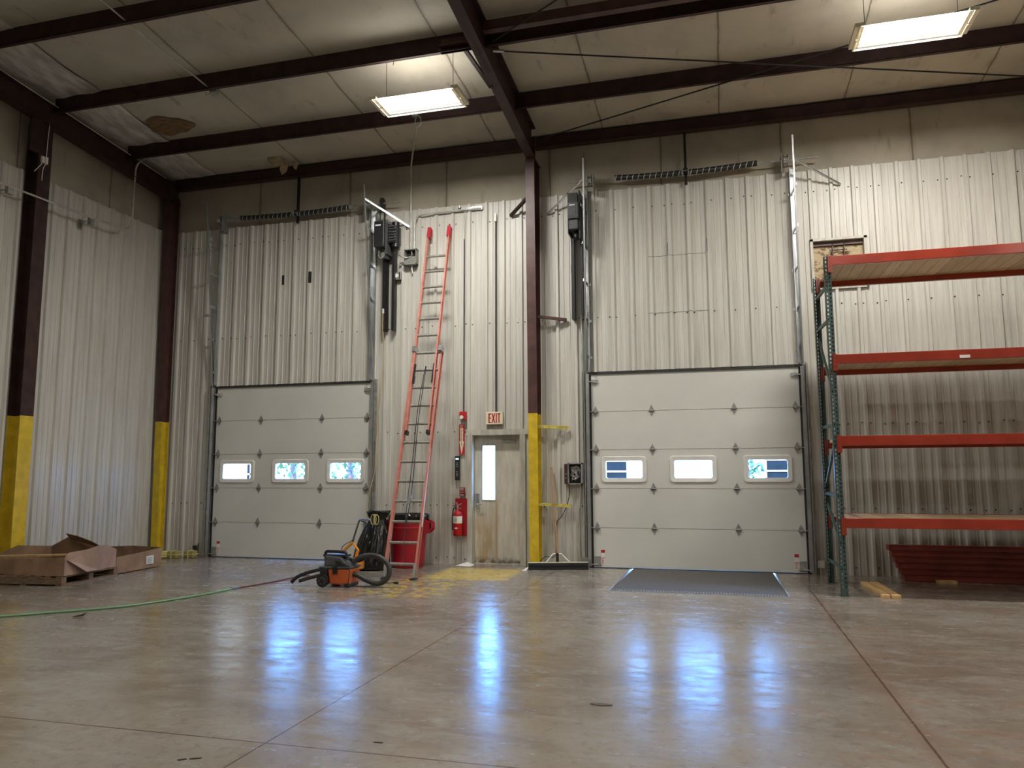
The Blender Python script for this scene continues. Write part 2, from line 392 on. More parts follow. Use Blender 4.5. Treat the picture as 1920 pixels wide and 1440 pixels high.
# insulation above the sheets and right end behind the column
b = MB(); n = 60
vs = []; 
for i in range(n + 1):
    x = XL + .02 + (13.6 - XL) * i / n
    for z in (5.9, 6.3, 6.7, 7.1):
        vs.append((x, .045 + .012 * math.sin(x * 6 + z) + (.02 if z in (6.3, 6.7) else .05) * -.4 * math.sin(PI * ((x - .75) / 1.85 % 1)), z))
b.add(vs, [(4 * i + j, 4 * i + 4 + j, 4 * i + 5 + j, 4 * i + 1 + j) for i in range(n) for j in range(3)], True)
b.obj('insulation_blanket', 'insul_back', wall_back)
b = MB(); b.box(13.35, XR, .0, .06, 0, 7.3); b.obj('far_sheet', 'siding', wall_back)
b = MB()   # solid backing with door openings
for x0, x1, z0, z1 in ((XL - .1, LD0 - .02, 0, 8.7), (LD0 - .02, LD1 + .02, DH + .02, 8.7), (LD1 + .02, 4.93, 0, 8.7), (4.93, 5.77, 2.11, 8.7), (5.77, RD0 - .02, 0, 8.7),
                       (RD0 - .02, RD1 + .02, DH + .02, 8.7), (RD1 + .02, XR + .1, 0, 8.7)):
    b.box(x0, x1, .10, .22, z0, z1)
b.obj('backing', 'trim_grey', wall_back)

b = MB(); siding(b, YB, -.02, 0, 6.10, 'x', XL, 1, .1)
wall_left = b.obj('wall_left', 'siding'); tag(wall_left, 'off white ribbed metal side wall left of the corner column', 'wall', kind='structure')
b = MB(); n = 50; vs = []
for i in range(n + 1):
    y = YB + (0 - YB) * i / n
    for z in (5.9, 6.4, 6.9, 8.4): vs.append((XL - .06 + .02 * math.sin(y * 5 + z), y, z))
b.add(vs, [(4 * i + j, 4 * i + 4 + j, 4 * i + 5 + j, 4 * i + 1 + j) for i in range(n) for j in range(3)], True)
b.obj('insulation_blanket', 'insul_left', wall_left)
b = MB()
for k in range(70):
    y = -k * RIB - .16
    for z in (3.97, .95):
        if random.random() < .6: b.tube([(XL - .001, y, z), (XL + .008, y, z)], .010, 6, smooth=False)
b.obj('screw_heads', 'dark_inside', wall_left)
b = MB(); b.box(XL - .2, XL - .1, YB - .1, .22, 0, 8.7); b.obj('backing', 'trim_grey', wall_left)
b = MB(); siding(b, YB, .15, 0, 8.7, 'x', XR, -1); o = b.obj('wall_right', 'siding'); tag(o, 'off white ribbed metal far side wall', 'wall', kind='structure')
b = MB(); siding(b, XL - .15, XR, 0, 8.7, 'y', YB, 1); o = b.obj('wall_front', 'siding'); tag(o, 'off white ribbed metal wall opposite the dock doors', 'wall', kind='structure')

# floor with the leveller pit left open
PX0, PX1, PY0, PY1 = 7.50, 9.62, -2.27, .02
b = MB()
for x0, x1, y0, y1 in ((XL - .1, PX0, YB, .25), (PX1, XR, YB, .25), (PX0, PX1, YB, PY0), (PX0, PX1, PY1 + .06, .25)):
    b.add([(x0, y0, 0), (x1, y0, 0), (x1, y1, 0), (x0, y1, 0)], [(0, 1, 2, 3)])
floor = b.obj('floor', 'floor'); tag(floor, 'worn polished concrete floor with saw cut joints and faded yellow paint', 'floor', kind='structure')
b = MB(); b.box(PX0 - .01, PX1 + .01, PY0 - .01, .8, -.46, -.45)
b.obj('pit_floor', 'ground', floor)
for q in ((PX0 - .01, PX0, PY0, .22), (PX1, PX1 + .01, PY0, .22), (PX0, PX1, PY0 - .01, PY0)): MB().box(*q, -.45, -.001).obj('pit_wall', 'trim_grey', floor)
b = MB()   # steel curb angles round the pit
b.box(PX0 - .02, PX0, PY0, 0, .0, .003).box(PX1, PX1 + .02, PY0, 0, .0, .003).box(PX0 - .02, PX1 + .02, PY0 - .02, PY0, 0, .003)
b.obj('pit_curb', 'galv_dull', floor)
# leveller plate: tapers towards the door so daylight comes past its sides
t = thing('dock_leveler', 'dark checker steel dock leveller plate set in the floor before the right overhead door', 'dock leveler', (8.56, PY0, 0))
b = MB(); z0, z1 = -.02, -.004
pl = [(PX0 + .012, PY0 + .01), (PX1 - .012, PY0 + .01), (PX1 - .030, PY1 + .05), (PX0 + .050, PY1 + .05)]
b.prism(pl, z0, z1 + .006, 'z'); b.obj('deck_plate', 'plate', t)
b = MB()
for i in range(60): b.box(PX0 + .03 + i * .0345, PX0 + .045 + i * .0345, PY0 + .02, PY0 + .10, .002, .006)
b.obj('hinge_lip', 'galv_dull', t)
b = MB(); b.box(PX0 + .12, PX1 - .12, -2.1, 0, -.4, -.03); b.obj('under_frame', 'dark_inside', t)

# ceiling
b = MB(); vs = []; ys = [.1 - i * .38 for i in range(35)]; ny = len(ys); nx = 80
xs = [XL + (XR - XL) * i / nx for i in range(nx + 1)]
for x in xs:
    for y in ys:
        sag = -.03 * math.sin(PI * (((-y) - 1.38) / 1.52 % 1)) ** 2 * (0.6 + .4 * math.sin(PI * ((x + .17) / 1.85 % 1)))
        vs.append((x, y, roofz(y) + .0 + sag))
b.add(vs, [(i * ny + j, (i + 1) * ny + j, (i + 1) * ny + j + 1, i * ny + j + 1) for i in range(nx) for j in range(ny - 1)], True)
ye = ys[-1]
b.add([(XL, ye, roofz(ye)), (XR, ye, roofz(ye)), (XR, YB, roofz(YB)), (XL, YB, roofz(YB))], [(0, 1, 2, 3)])
ceiling = b.obj('ceiling', 'insul_ceiling'); tag(ceiling, 'sagging tan insulation blanket under the sloped metal roof', 'ceiling', kind='structure')
b = MB(); b.box(XL - .2, XR, YB, .25, 8.6, 8.7); b.obj('roof_deck', 'trim_grey', ceiling)
# pale sheeting strip along the left end and brown repaired patch
b = MB(); vs = []; ys2 = [-.1 - i * .25 for i in range(30)]
for y in ys2:
    for k in range(7):
        x = XL + .05 + k * .175; sag = -.03 * math.sin(PI * (((-y) - 1.38) / 1.52 % 1)) ** 2
        vs.append((x, y, roofz(y) - .016 + sag - .012 * math.sin(k * 2.1 + y * 3)))
b.add(vs, [(j * 7 + i, j * 7 + i + 1, (j + 1) * 7 + i + 1, (j + 1) * 7 + i) for j in range(29) for i in range(6)], True)
b.obj('plastic_sheeting', 'poly', ceiling)
b = MB(); pts = []
for k in range(28):
    a = 2 * PI * k / 28; r = 1 + .12 * math.sin(3 * a + 1) + .06 * math.sin(7 * a)
    x = .22 + .40 * r * math.cos(a) ; y = -1.86 + .27 * r * math.sin(a) - .0 * math.cos(a)
    pts.append((x, y, roofz(y) - .045))
b.add(pts, [tuple(range(28))]); b.obj('repair_patch', 'stain', ceiling)

# ------------------------------------------------------------------ steel frame
def zpurlin(mb, x0, x1, y, zb, h=.268, f=.06):
    # Z section: web with bottom flange toward -Y and top flange toward +Y
    t = .006
    mb.box(x0, x1, y - t, y, zb, zb + h); mb.box(x0, x1, y - f, y, zb, zb + t); mb.box(x0, x1, y, y + f, zb + h - t, zb + h)
    mb.box(x0, x1, y - f, y - f + t, zb, zb + .018)
XC = 6.06
rows = [(-1.39, 'first'), (-2.93, 'second'), (-4.46, 'third'), (-5.98, 'fourth'), (-7.50, 'fifth')]
for y, nm in rows:
    zb = 6.86 - y / 12
    b = MB(); zpurlin(b, -1.02, XC + .02, y, zb)
    b.tube([(-.9, y - .004, zb + .1), (-.9, y - .012, zb + .1)], .012, 6)
    o = b.obj('roof_purlin', 'brown_steel')
    tag(o, f'dark brown roof purlin left of the middle rafter, {nm} out from the back wall', 'beam', 'roof purlins')
    b = MB(); x0 = XC - (.62 if nm == 'second' else .1)
    zpurlin(b, x0, 13.4, y + .012, zb)
    o = b.obj('roof_purlin', 'brown_steel')
    if nm == 'second':
        b = MB()
        b.box(XC - .62, XC, y - .09, y + .0, zb + .075, zb + .095); b.box(XC - .62, XC, y - .012, y - .0, zb + .095, zb + .21)
        b.obj('lap_plate', 'brown_light', o)
        b = MB(); b.box(XC + .05, 13.3, y - .26, y - .2, zb + .06, zb + .215).box(XC + .05, 13.3, y - .30, y - .2, zb + .055, zb + .063); b.obj('stiffener', 'brown_light', o)
    tag(o, f'dark brown roof purlin right of the middle rafter, {nm} out from the back wall', 'beam', 'roof purlins')
b = MB(); b.box(XL + .2, XC - .02, -.12, -.112, 6.89, 7.10); b.box(XL + .2, XC - .02, -.18, -.04, 6.885, 6.895); b.box(XL + .2, XC - .02, -.12, -.02, 7.09, 7.10)
tag(b.obj('eave_strut', 'brown_steel'), 'dark brown eave beam along top of back wall left of the middle column', 'beam', 'eave beams')
b = MB(); b.box(XC + .02, 13.4, -.12, -.112, 6.89, 7.10); b.box(XC + .02, 13.4, -.18, -.04, 6.885, 6.895); b.box(XC + .02, 13.4, -.12, -.02, 7.09, 7.10)
tag(b.obj('eave_strut', 'brown_steel'), 'dark brown eave beam along top of back wall right of the middle column', 'beam', 'eave beams')
def ibeam_rafter(mb, x, ya, yb, za, zb, da, db, fw=.15, tf=.012):
    # za/zb = top z at ya/yb ; depth da/db
    for dz0, dz1, w in ((0, -tf, fw), ):
        pass
    def quadbox(x0, x1, zta, zba, ztb, zbb):
        mb.add([(x0, ya, zba), (x1, ya, zba), (x1, ya, zta), (x0, ya, zta), (x0, yb, zbb), (x1, yb, zbb), (x1, yb, ztb), (x0, yb, ztb)],
               [(0, 1, 2, 3), (7, 6, 5, 4), (0, 4, 5, 1), (1, 5, 6, 2), (2, 6, 7, 3), (3, 7, 4, 0)])
    quadbox(x - fw / 2, x + fw / 2, za, za - tf, zb, zb - tf)
    quadbox(x - fw / 2, x + fw / 2, za - da + tf, za - da, zb - db + tf, zb - db)
    quadbox(x - .005, x + .005, za, za - da, zb, zb - db)
# middle rafter and column
t = thing('steel_rafter', 'dark brown sloping middle rafter rising from the middle column', 'beam', (XC, -.4, 6.6))
b = MB(); ibeam_rafter(b, XC, -.36, -4.8, 7.10 + .4 / 12, 7.10 + 4.8 / 12, .53, .46)
ibeam_rafter(b, XC, -4.8, -13, 7.10 + 4.8 / 12, 7.10 + 13 / 12, .46, .50); ibeam_rafter(b, XC, -13, -25.9, 7.10 + 13 / 12, 7.10, .50, .45)
b.obj('i_beam', 'brown_steel', t)
b = MB(); b.beam((XC - .06, -2.45, 6.80), (XC - .30, -2.90, 7.15), .06, .03); b.obj('fly_brace', 'brown_steel', t)
b = MB(); b.box(XC - .075, XC + .075, -.41, -.02, 6.58, 6.60).box(XC - .075, XC + .075, -.4, -.39, 6.6, 6.98)
b.obj('knee_brace', 'brown_steel', t)
def column(name, label, x, d0, d1, ztop, zy, fw=.15, parts=True):
    t = thing(name, label, 'column', (x, -.1, 0))
    def seg(mat, nm, z0, z1):
        b = MB(); da = d0 + (d1 - d0) * z0 / ztop; db = d0 + (d1 - d0) * z1 / ztop
        def hexa(x0, x1, ya0, ya1, yb0, yb1):
            b.add([(x0, ya0, z0), (x1, ya0, z0), (x1, ya1, z0), (x0, ya1, z0), (x0, yb0, z1), (x1, yb0, z1), (x1, yb1, z1), (x0, yb1, z1)],
                  [(0, 3, 2, 1), (4, 5, 6, 7), (0, 1, 5, 4), (1, 2, 6, 5), (2, 3, 7, 6), (3, 0, 4, 7)])
        hexa(x - fw / 2, x + fw / 2, -da, -da + .012, -db, -db + .012)
        hexa(x - fw / 2, x + fw / 2, -.05, -.038, -.05, -.038)
        hexa(x - .005, x + .005, -da + .01, -.045, -db + .01, -.045)
        b.obj(nm, mat, t)
    seg('brown_light', 'shaft', zy, ztop); seg('yellow', 'painted_base', 0.012, zy)
    b = MB(); b.box(x - fw / 2 - .02, x + fw / 2 + .02, -d0 - .03, -.03, 0, .012); b.obj('base_plate', 'yellow_dirty', t)
    return t
cm = column('steel_column', 'middle brown steel column with yellow painted base, right of the exit door', 6.045, .26, .42, 6.6, 2.42)
cc = column('steel_column', 'brown corner column with yellow painted base where side and back walls meet', -1.06, .20, .30, 6.75, 2.44, .14)
cr = column('steel_column', 'brown steel column at the right end of the back wall behind the rack', 13.42, .26, .42, 6.6, 2.42)
# side wall rafter
t = thing('steel_rafter', 'dark brown end rafter sloping along the top of the left side wall', 'beam', (-1.0, -.2, 6.6))
b = MB(); ibeam_rafter(b, -1.02, -.06, -13, 6.96, 6.96 + 12.94 / 12, .34, .36, .15); ibeam_rafter(b, -1.02, -13, -25.9, 6.96 + 12.94 / 12, 6.95, .36, .36, .15); b.obj('i_beam', 'brown_steel', t)
b = MB(); b.beam((-.945, -.5, 6.985), (-.945, -4.5, 7.33), .006, .014); b.obj('edge_strip', 'poly', t)
b = MB()   # endwall column
t = thing('steel_column', 'brown side wall column with yellow painted base behind the cardboard trays', 'column', (-1.05, -3.08, 0))
def lcol(nm, mat, z0, z1):
    b = MB(); b.box(-1.0, -.988, -3.19, -2.965, z0, z1).box(-1.22, -1.0, -3.084, -3.074, z0, z1).box(-1.232, -1.22, -3.19, -2.965, z0, z1); b.obj(nm, mat, t)
lcol('shaft', 'brown_steel', 2.34, 6.86); lcol('painted_base', 'yellow', 0, 2.34)
b = MB(); b.box(-1.02, -.98, -3.36, -3.20, 6.35, 6.9); b.obj('clip_plate', 'brown_steel', t)
# brackets of the middle column
tag(MB().beam((5.97, -.30, 5.98), (5.62, -.05, 5.79), .045, .045).obj('angle_brace', 'brown_steel'), 'short dark brown diagonal brace left of the middle column near its top', 'brace')
tag(MB().beam((6.11, -.20, 4.0), (6.56, -.05, 3.95), .05, .045).obj('angle_brace', 'brown_light'), 'short brown horizontal arm halfway up right side of the middle column', 'brace')
tag(MB().beam((6.10, -.20, 2.215), (6.57, -.06, 2.19), .05, .05).obj('guard_arm', 'yellow_dirty'), 'yellow horizontal arm at the top of the yellow column base', 'brace')
tag(MB().beam((6.10, -.20, .985), (6.60, -.06, .955), .06, .045).obj('guard_arm', 'yellow_dirty'), 'scuffed yellow and white arm low on the middle column behind the broom handle', 'brace')
# cross bracing rods
def rod(a, b_, label):
    m = MB(); m.tube([a, b_], .011, 6); tag(m.obj('brace_rod', 'black'), label, 'rod', 'roof cross bracing rods')
rod((6.16, -2.90, 7.06), (13.3, -.60, 6.86), 'thin dark brace rod running from middle rafter down to the right end of the eave')
rod((6.16, -.42, 6.90), (13.3, -2.75, 7.05), 'thin dark brace rod rising from middle column head up behind the right light fixture')
rod((6.16, -3.0, 7.12), (13.3, -7.2, 7.46), 'thin dark brace rod heading from the middle rafter toward the camera')
tag(MB().tube([(6.16, -2.9, 7.06), (6.30, -2.86, 7.057)], .022, 8).obj('rod_clevis', 'galv'), 'bright metal end fitting of a brace rod on the middle rafter', 'fitting')

# ------------------------------------------------------------------ overhead doors
def overhead_door(idx, x0, x1, label, wins):
    w = x1 - x0
    t = thing(f'door_{idx}', label, 'door', (x0, 0, 0), kind='structure')
    z = .012; ph = (DH - .012) / 5
    for i in range(5):
        a, c = z + i * ph + .004, z + (i + 1) * ph - .004
        b = MB()
        if i != 2: b.box(x0, x1, 0, .05, a, c)
        else:
            wz0, wz1 = 1.375, 1.675; xs_ = [x0] + [v for p in wins for v in p] + [x1]
            for k in range(0, len(xs_), 2): b.box(xs_[k], xs_[k + 1], 0, .05, a, c)
            for p in wins: b.box(p[0], p[1], 0, .05, a, wz0); b.box(p[0], p[1], 0, .05, wz1, c)
        b.obj('door_panel', 'panel', t)
    b = MB()
    for i in range(1, 5): b.box(x0 + .01, x1 - .01, .008, .045, z + i * ph - .01, z + i * ph + .01)
    b.obj('section_seal', 'trim_grey', t)
    for p in wins:
        f = MB(); wz0, wz1 = 1.375, 1.675; r = .05
        def rr(px0, px1, pz0, pz1, rad, n=5):
            out = []
            for cx, cz, a0 in ((px1 - rad, pz1 - rad, 0), (px0 + rad, pz1 - rad, PI / 2), (px0 + rad, pz0 + rad, PI), (px1 - rad, pz0 + rad, 1.5 * PI)):
                out += [(cx + rad * math.cos(a0 + PI / 2 * k / n), cz + rad * math.sin(a0 + PI / 2 * k / n)) for k in range(n + 1)]
            return out
        A = rr(p[0] - .055, p[1] + .055, wz0 - .055, wz1 + .055, .06); B_ = rr(p[0] - .045, p[1] + .045, wz0 - .045, wz1 + .045, .05); C_ = rr(p[0] + .015, p[1] - .015, wz0 + .015, wz1 - .015, .03)
        n = len(A); vs = [(a, 0, c) for a, c in A] + [(a, -.02, c) for a, c in B_] + [(a, -.014, c) for a, c in C_] + [(a, .045, c) for a, c in C_]
        f.add(vs, [(j * n + k, j * n + (k + 1) % n, (j + 1) * n + (k + 1) % n, (j + 1) * n + k) for j in range(3) for k in range(n)], False)
        fo = f.obj('window_frame', 'white', t)
        g = MB(); g.add([(a, .03, c) for a, c in C_], [tuple(range(n))]); g.obj('pane', 'glass', fo)
    us = (.065, w * .302, w * .698, w - .065)
    for i in range(1, 5):
        zz = z + i * ph
        for j, u in enumerate(us):
            x = x0 + u; b = MB(); edge = j in (0, 3)
            b.prism([(x, zz + .092), (x - .036, zz + .02), (x - .036, zz - .02), (x, zz - .092), (x + .036, zz - .02), (x + .036, zz + .02)], -.008, 0)
            b.cyl((x - .045, -.016, zz), (x + .045, -.016, zz), .011, 8)
            if edge:
                s = -1 if j == 0 else 1
                b.cyl((x, -.03, zz), (x + s * .13, -.045, zz), .008, 8); b.box(x - .02, x + .02, -.04, 0, zz - .02, zz + .02)
            b.obj('hinge', 'hinge', t)
    for u, s in ((.06, -1), (w - .06, 1)):
        x = x0 + u; b = MB(); b.box(x - .05, x + .05, -.03, 0, 2.90, 2.955).cyl((x, -.04, 2.925), (x + s * .13, -.045, 2.925), .013, 10)
        b.obj('top_roller', 'chrome', t)
        b = MB(); b.box(x - .045, x + .045, -.01, 0, .03, .18).box(x - .06, x + .06, -.03, 0, .045, .065); b.cyl((x, -.03, .055), (x + s * .12, -.04, .055), .010, 8)
        b.obj('bottom_bracket', 'galv_dull', t)
        if not (idx == 1 and s > 0):
            xw = x - s * .085
            f = MB().box(xw - .03, xw + .03, -.004, 0, .05, .28).obj('warning_label', 'white', t)
            g = MB(); g.box(xw - .03, xw + .03, -.006, -.003, .235, .28).box(xw - .03, xw + .03, -.006, -.003, .15, .16)
            for q in range(4): g.box(xw - .022, xw + .015 - .008 * (q % 2), -.006, -.003, .07 + .018 * q, .077 + .018 * q)
            g.obj('red_print', 'red', f)
    b = MB(); b.box(x0 - .02, x1 + .02, -.022, .10, DH - .006, DH + .035); b.obj('head_seal', 'black_line', t); MB().box(x0, x1, -.01, .05, 0, .011).obj('bottom_seal', 'black_line', t)
    for a, c in ((x0 - .105, x0 - .06), (x1 + .06, x1 + .105)): MB().box(a, c, -.036, .1, 0, DH + .03).obj('jamb_trim', 'trim_grey', t)
    for a, c in ((x0 - .06, x0 + .001), (x1 - .001, x1 + .06)): MB().box(a, c, .005, .1, 0, DH + .03).obj('jamb_seal', 'black_line', t)
    return t
overhead_door(1, LD0, LD1, 'white five section overhead door left of the ladder with three lit windows', ((.173, .775), (1.246, 1.86), (2.319, 2.935)))
overhead_door(2, RD0, RD1, 'white five section overhead door behind the dock plate between column and rack', ((7.136, 7.735), (8.194, 8.79), (9.281, 9.876)))
# tracks
def track(side, x, top, label, gr):
    s = side
    t = thing('door_track', label, 'door track', (x, -.05, .02), group=gr)
    b = MB()   # vertical track channel beside the door, then leaning out above it
    xo = x + s * .035
    def ch(p, q, w=.05, d=.05):
        b.beam(p, q, .006, d)                     # web
        p1 = Vector(p) + Vector((-s * w / 2, -d / 2, 0)); q1 = Vector(q) + Vector((-s * w / 2, -d / 2, 0))
        b.beam(p1, q1, w, .006); b.beam(p1 + Vector((0, d, 0)), q1 + Vector((0, d, 0)), w, .006)
    ch((xo + s * .02, -.05, .03), (xo + s * .02, -.05, DH)); ch((xo + s * .02, -.05, DH), (top[0], top[1], top[2]), .022, .03)
    b.obj('rail', 'galv', t)
    b = MB(); xa = xo + s * .045
    b.box(xa - .004, xa + .004, -.10, -.03, .02, 3.1).box(xa - .004, xa + .03 * s, -.036, -.03, .02, 3.1)
    b.obj('jamb_angle', 'galv_dull', t)
    b = MB(); xa = x - s * .0
    b.box(x - .005 - s * .02, x + .005 - s * .02, -.12, -.034, 3.1, 6.12).box(x - s * .02, x + s * .05, -.042, -.034, 3.1, 6.12)
    b.obj('wall_angle', 'galv', t)
    for k in range(5):
        b = MB(); z = 3.35 + k * .6; yy = -.05 + (top[1] + .05) * (z - DH) / (top[2] - DH)
        b.beam((x + s * .04, yy, z), (x + s * .0, -.05, z - .04), .008, .045)
        b.box(x - .05, x + .05, -.055, -.045, z - .06, z - .02)
        b.obj('spacer_bracket', 'galv', t)
    return t
LLT, LRT, RLT, RRT = (-.06, -.47, 6.45), (3.115, -.47, 6.45), (6.93, -.47, 6.48), (10.11, -.47, 6.48)
track(-1, -.02, LLT, 'galvanised track on left side of the left overhead door, leaning out at its top', 'door tracks')
track(1, LD1 + .02, LRT, 'galvanised track between the left overhead door and the black chain hoist', 'door tracks')
track(-1, RD0 - .02, RLT, 'galvanised track on left side of the right overhead door beside the hoist', 'door tracks')
track(1, RD1 + .02, RRT, 'galvanised track between the right overhead door and the pallet rack', 'door tracks')
def brace(a, b_, label, mat='galv'):
    m = MB(); m.beam(a, b_, .006, .030).beam(Vector(a) + Vector((0, 0, .013)), Vector(b_) + Vector((0, 0, .013)), .028, .005)
    tag(m.obj('track_brace', mat), label, 'brace', 'diagonal track braces')
brace((3.12, -.44, 6.20), (3.79, -.03, 5.76), 'bright diagonal brace from left door track above the black hoist')
brace((6.90, -.36, 6.17), (6.25, -.03, 5.76), 'thin diagonal brace left of the right door track above the hoist', 'galv_dull')
brace((10.13, -.40, 6.12), (10.80, -.03, 5.80), 'diagonal brace right of the right door track above the vent opening', 'galv_dull')
# springs and shaft
def spring_shaft(xa, xb, segs, post, z, label, drums, sag):
    t = thing('torsion_shaft', label, 'spring shaft', ((xa + xb) / 2, -.15, z))
    MB().cyl((xa, -.15, z), (xb, -.15, z), .012, 10).obj('shaft', 'galv_dull', t)
    for s0, s1, flip in segs:
        b = MB(); n = 26; path = []; 
        for i in range(n + 1):
            u = i / n; dz = -sag * (math.sin(PI * (u * .55 + (.0 if flip else .45))))
            path.append((s0 + (s1 - s0) * u, -.15, z + dz))
        rr = [.033 + (.004 if i % 2 else 0) for i in range(n + 1)]
        b.tube(path, .045, 12); o = b.obj('spring', 'coil', t)
        MB().cyl((s0 - .025, -.15, path[0][2]), (s0 + .025, -.15, path[0][2]), .042, 12).obj('end_cone', 'galv_dull', t)
        MB().cyl((s1 - .025, -.15, path[-1][2]), (s1 + .025, -.15, path[-1][2]), .042, 12).obj('end_cone', 'galv_dull', t)
    for x in drums:
        b = MB(); b.cyl((x - .035, -.15, z), (x - .025, -.15, z), .082, 20).cyl((x - .025, -.15, z), (x + .025, -.15, z), .06, 20).cyl((x + .025, -.15, z), (x + .035, -.15, z), .088, 20)
        b.obj('cable_drum', 'galv', t)
    for x in drums:
        s = 1 if x < (xa + xb) / 2 else -1
        MB().box(x + s * .06, x + s * .068, -.22, -.02, z - .22, z + .10).obj('end_plate', 'galv_dull', t)
    b = MB(); b.box(post - .02, post + .02, -.10, -.06, 6.02, 6.92).box(post - .035, post + .035, -.16, -.06, z - .04, z + .04)
    b.obj('centre_post', 'black', t)
spring_shaft(-.12, 3.66, ((.46, 1.54, True), (1.66, 2.67, False)), 1.60, 6.20, 'spring shaft with two black coils above the left overhead door', (.03, 3.05), .03)
spring_shaft(6.62, 10.50, ((7.41, 8.46, True), (8.58, 9.60, False)), 8.52, 6.225, 'spring shaft with two black coils above the right overhead door', (6.99, 10.02), .03)

# hoist on the left door
t = thing('door_operator', 'black motor hoist hanging at the right of the left overhead door above two rails', 'door operator', (3.5, -.2, 5.6))
b = MB(); b.box(3.27, 3.46, -.40, -.10, 5.34, 5.80); b.obj('motor_housing', 'black_plastic', t, bevel=.012)
b = MB(); b.box(3.46, 3.50, -.34, -.06, 5.22, 5.78); b.obj('mounting_plate', 'charcoal', t)
b = MB(); b.box(3.50, 3.64, -.32, -.08, 5.42, 5.74).cyl((3.60, -.22, 5.36), (3.60, -.22, 5.80), .07, 14); b.obj('gear_case', 'black', t, bevel=.01)
MB().box(3.30, 3.40, -.405, -.40, 5.71, 5.735).obj('name_plate', 'white', t)
b = MB()
for k in range(6): b.box(3.52, 3.66, -.335, -.32, 5.45 + .05 * k, 5.47 + .05 * k)
b.obj('cooling_fin', 'charcoal', t)
b = MB(); b.cyl((3.40, -.20, 5.26), (3.40, -.20, 5.36), .045, 12).box(3.36, 3.46, -.28, -.12, 5.18, 5.27).tube(smooth_path([(3.34, -.3, 5.34), (3.33, -.32, 5.22), (3.37, -.31, 5.16), (3.43, -.3, 5.2), (3.44, -.28, 5.3)]), .006, 6)
b.obj('release_lever', 'hinge', t)
b = MB(); b.cyl((3.30, -.15, 6.20), (3.33, -.15, 6.20), .10, 24); b.obj('sprocket', 'black', t)
b = MB(); b.tube([(3.315 + .0, -.15 - .09 * math.cos(a), 6.20 + .09 * math.sin(a)) for a in [PI * k / 10 for k in range(11)]] + [(3.315, -.06, 5.78)], .012, 6); b.tube([(3.315, -.24, 6.20), (3.315, -.24, 5.78)], .012, 6)
b.obj('drive_chain', 'black', t)
b = MB(); b.box(3.345, 3.41, -.17, -.04, 3.92, 5.36); b.obj('mounting_rail', 'black', t)
b = MB(); b.box(3.52, 3.56, -.17, -.04, 3.92, 5.45); b.obj('mounting_rail', 'black', t)
# hoist on the right door
t = thing('door_operator', 'charcoal motor hoist hanging between the middle column and the right door track', 'door operator', (6.77, -.2, 5.6))
b = MB(); b.box(6.67, 6.84, -.42, -.12, 5.52, 5.80); b.box(6.68, 6.83, -.40, -.12, 5.35, 5.51); b.obj('motor_housing', 'charcoal', t, bevel=.015)
b = MB(); b.box(6.66, 6.82, -.38, -.08, 5.81, 5.96).box(6.655, 6.67, -.36, -.1, 5.3, 5.8).box(6.835, 6.855, -.36, -.04, 5.2, 6.0); b.obj('mounting_plate', 'black', t)
MB().box(6.695, 6.785, -.426, -.42, 5.735, 5.75).obj('name_plate', 'white', t)
b = MB(); b.box(6.69, 6.80, -.425, -.42, 5.56, 5.71); b.obj('cover_panel', 'charcoal', t)
b = MB(); b.lathe([(.02, -.14), (.045, -.12), (.05, -.04), (.03, -.03), (.03, 0)], 6.78, -.28, 5.34, 12); b.obj('release_lever', 'black', t)
b = MB(); b.box(6.67, 6.72, -.17, -.04, 3.93, 5.40); b.obj('mounting_rail', 'black', t)
b = MB(); b.box(6.825, 6.855, -.17, -.04, 3.93, 5.25); b.obj('mounting_rail', 'black', t)
b = MB(); b.tube(smooth_path([(6.68, -.25, 5.3), (6.67, -.1, 5.0), (6.65, -.06, 4.75), (6.69, -.06, 4.5), (6.67, -.06, 4.2), (6.66, -.06, 4.18)]), .005, 6); b.obj('control_wire', 'black', t)

# ------------------------------------------------------------------ exit door
t = thing('door_3', 'weathered off white exit door with narrow tall window under the EXIT sign', 'door', (5.35, .08, 0), kind='structure')
b = MB(); x0, x1, y0, y1 = 4.947, 5.755, .10, .145
b.box(x0, 5.078, y0, y1, .02, 2.105).box(5.302, x1, y0, y1, .02, 2.105).box(5.078, 5.302, y0, y1, .02, 1.035).box(5.078, 5.302, y0, y1, 1.935, 2.105)
lf = b.obj('door_leaf', 'door_paint', t)
b = MB(); b.box(5.068, 5.083, .092, .10, 1.025, 1.945).box(5.297, 5.312, .092, .10, 1.025, 1.945).box(5.083, 5.297, .092, .10, 1.025, 1.04).box(5.083, 5.297, .092, .10, 1.93, 1.945)
b.obj('glazing_bead', 'trim_grey', lf)
b = MB(); b.add([(5.08, .12, 1.037), (5.30, .12, 1.037), (5.30, .12, 1.933), (5.08, .12, 1.933)], [(0, 1, 2, 3)]); b.obj('pane', 'glass', lf)
b = MB(); b.box(4.875, 4.945, -.045, .16, 0, 2.175).box(5.757, 5.85, -.045, .16, 0, 2.175).box(4.838, 5.90, -.048, .16, 2.10, 2.19).box(4.90, 5.82, .09, .16, 0, .02); b.obj('door_frame', 'trim_grey', t)
b = MB(); b.box(4.975, 5.035, .05, .10, .985, 1.14).lathe([(.03, -.03), (.036, 0), (.03, .03)], 5.005, .07, .95, 14); b.cyl((5.005, .05, .96), (5.005, .02, .96), .015, 10); b.cyl((5.005, .025, .96), (5.10, .025, .965), .009, 8)
b.obj('keypad_lever', 'chrome', t)
b = MB(); b.cyl((5.44, .07, 2.00), (5.66, .07, 2.00), .022, 12); b.beam((5.55, .06, 2.03), (5.30, .03, 2.08), .02, .012).box(5.50, 5.60, .06, .10, 1.98, 2.02); b.obj('door_closer', 'galv_dull', t)

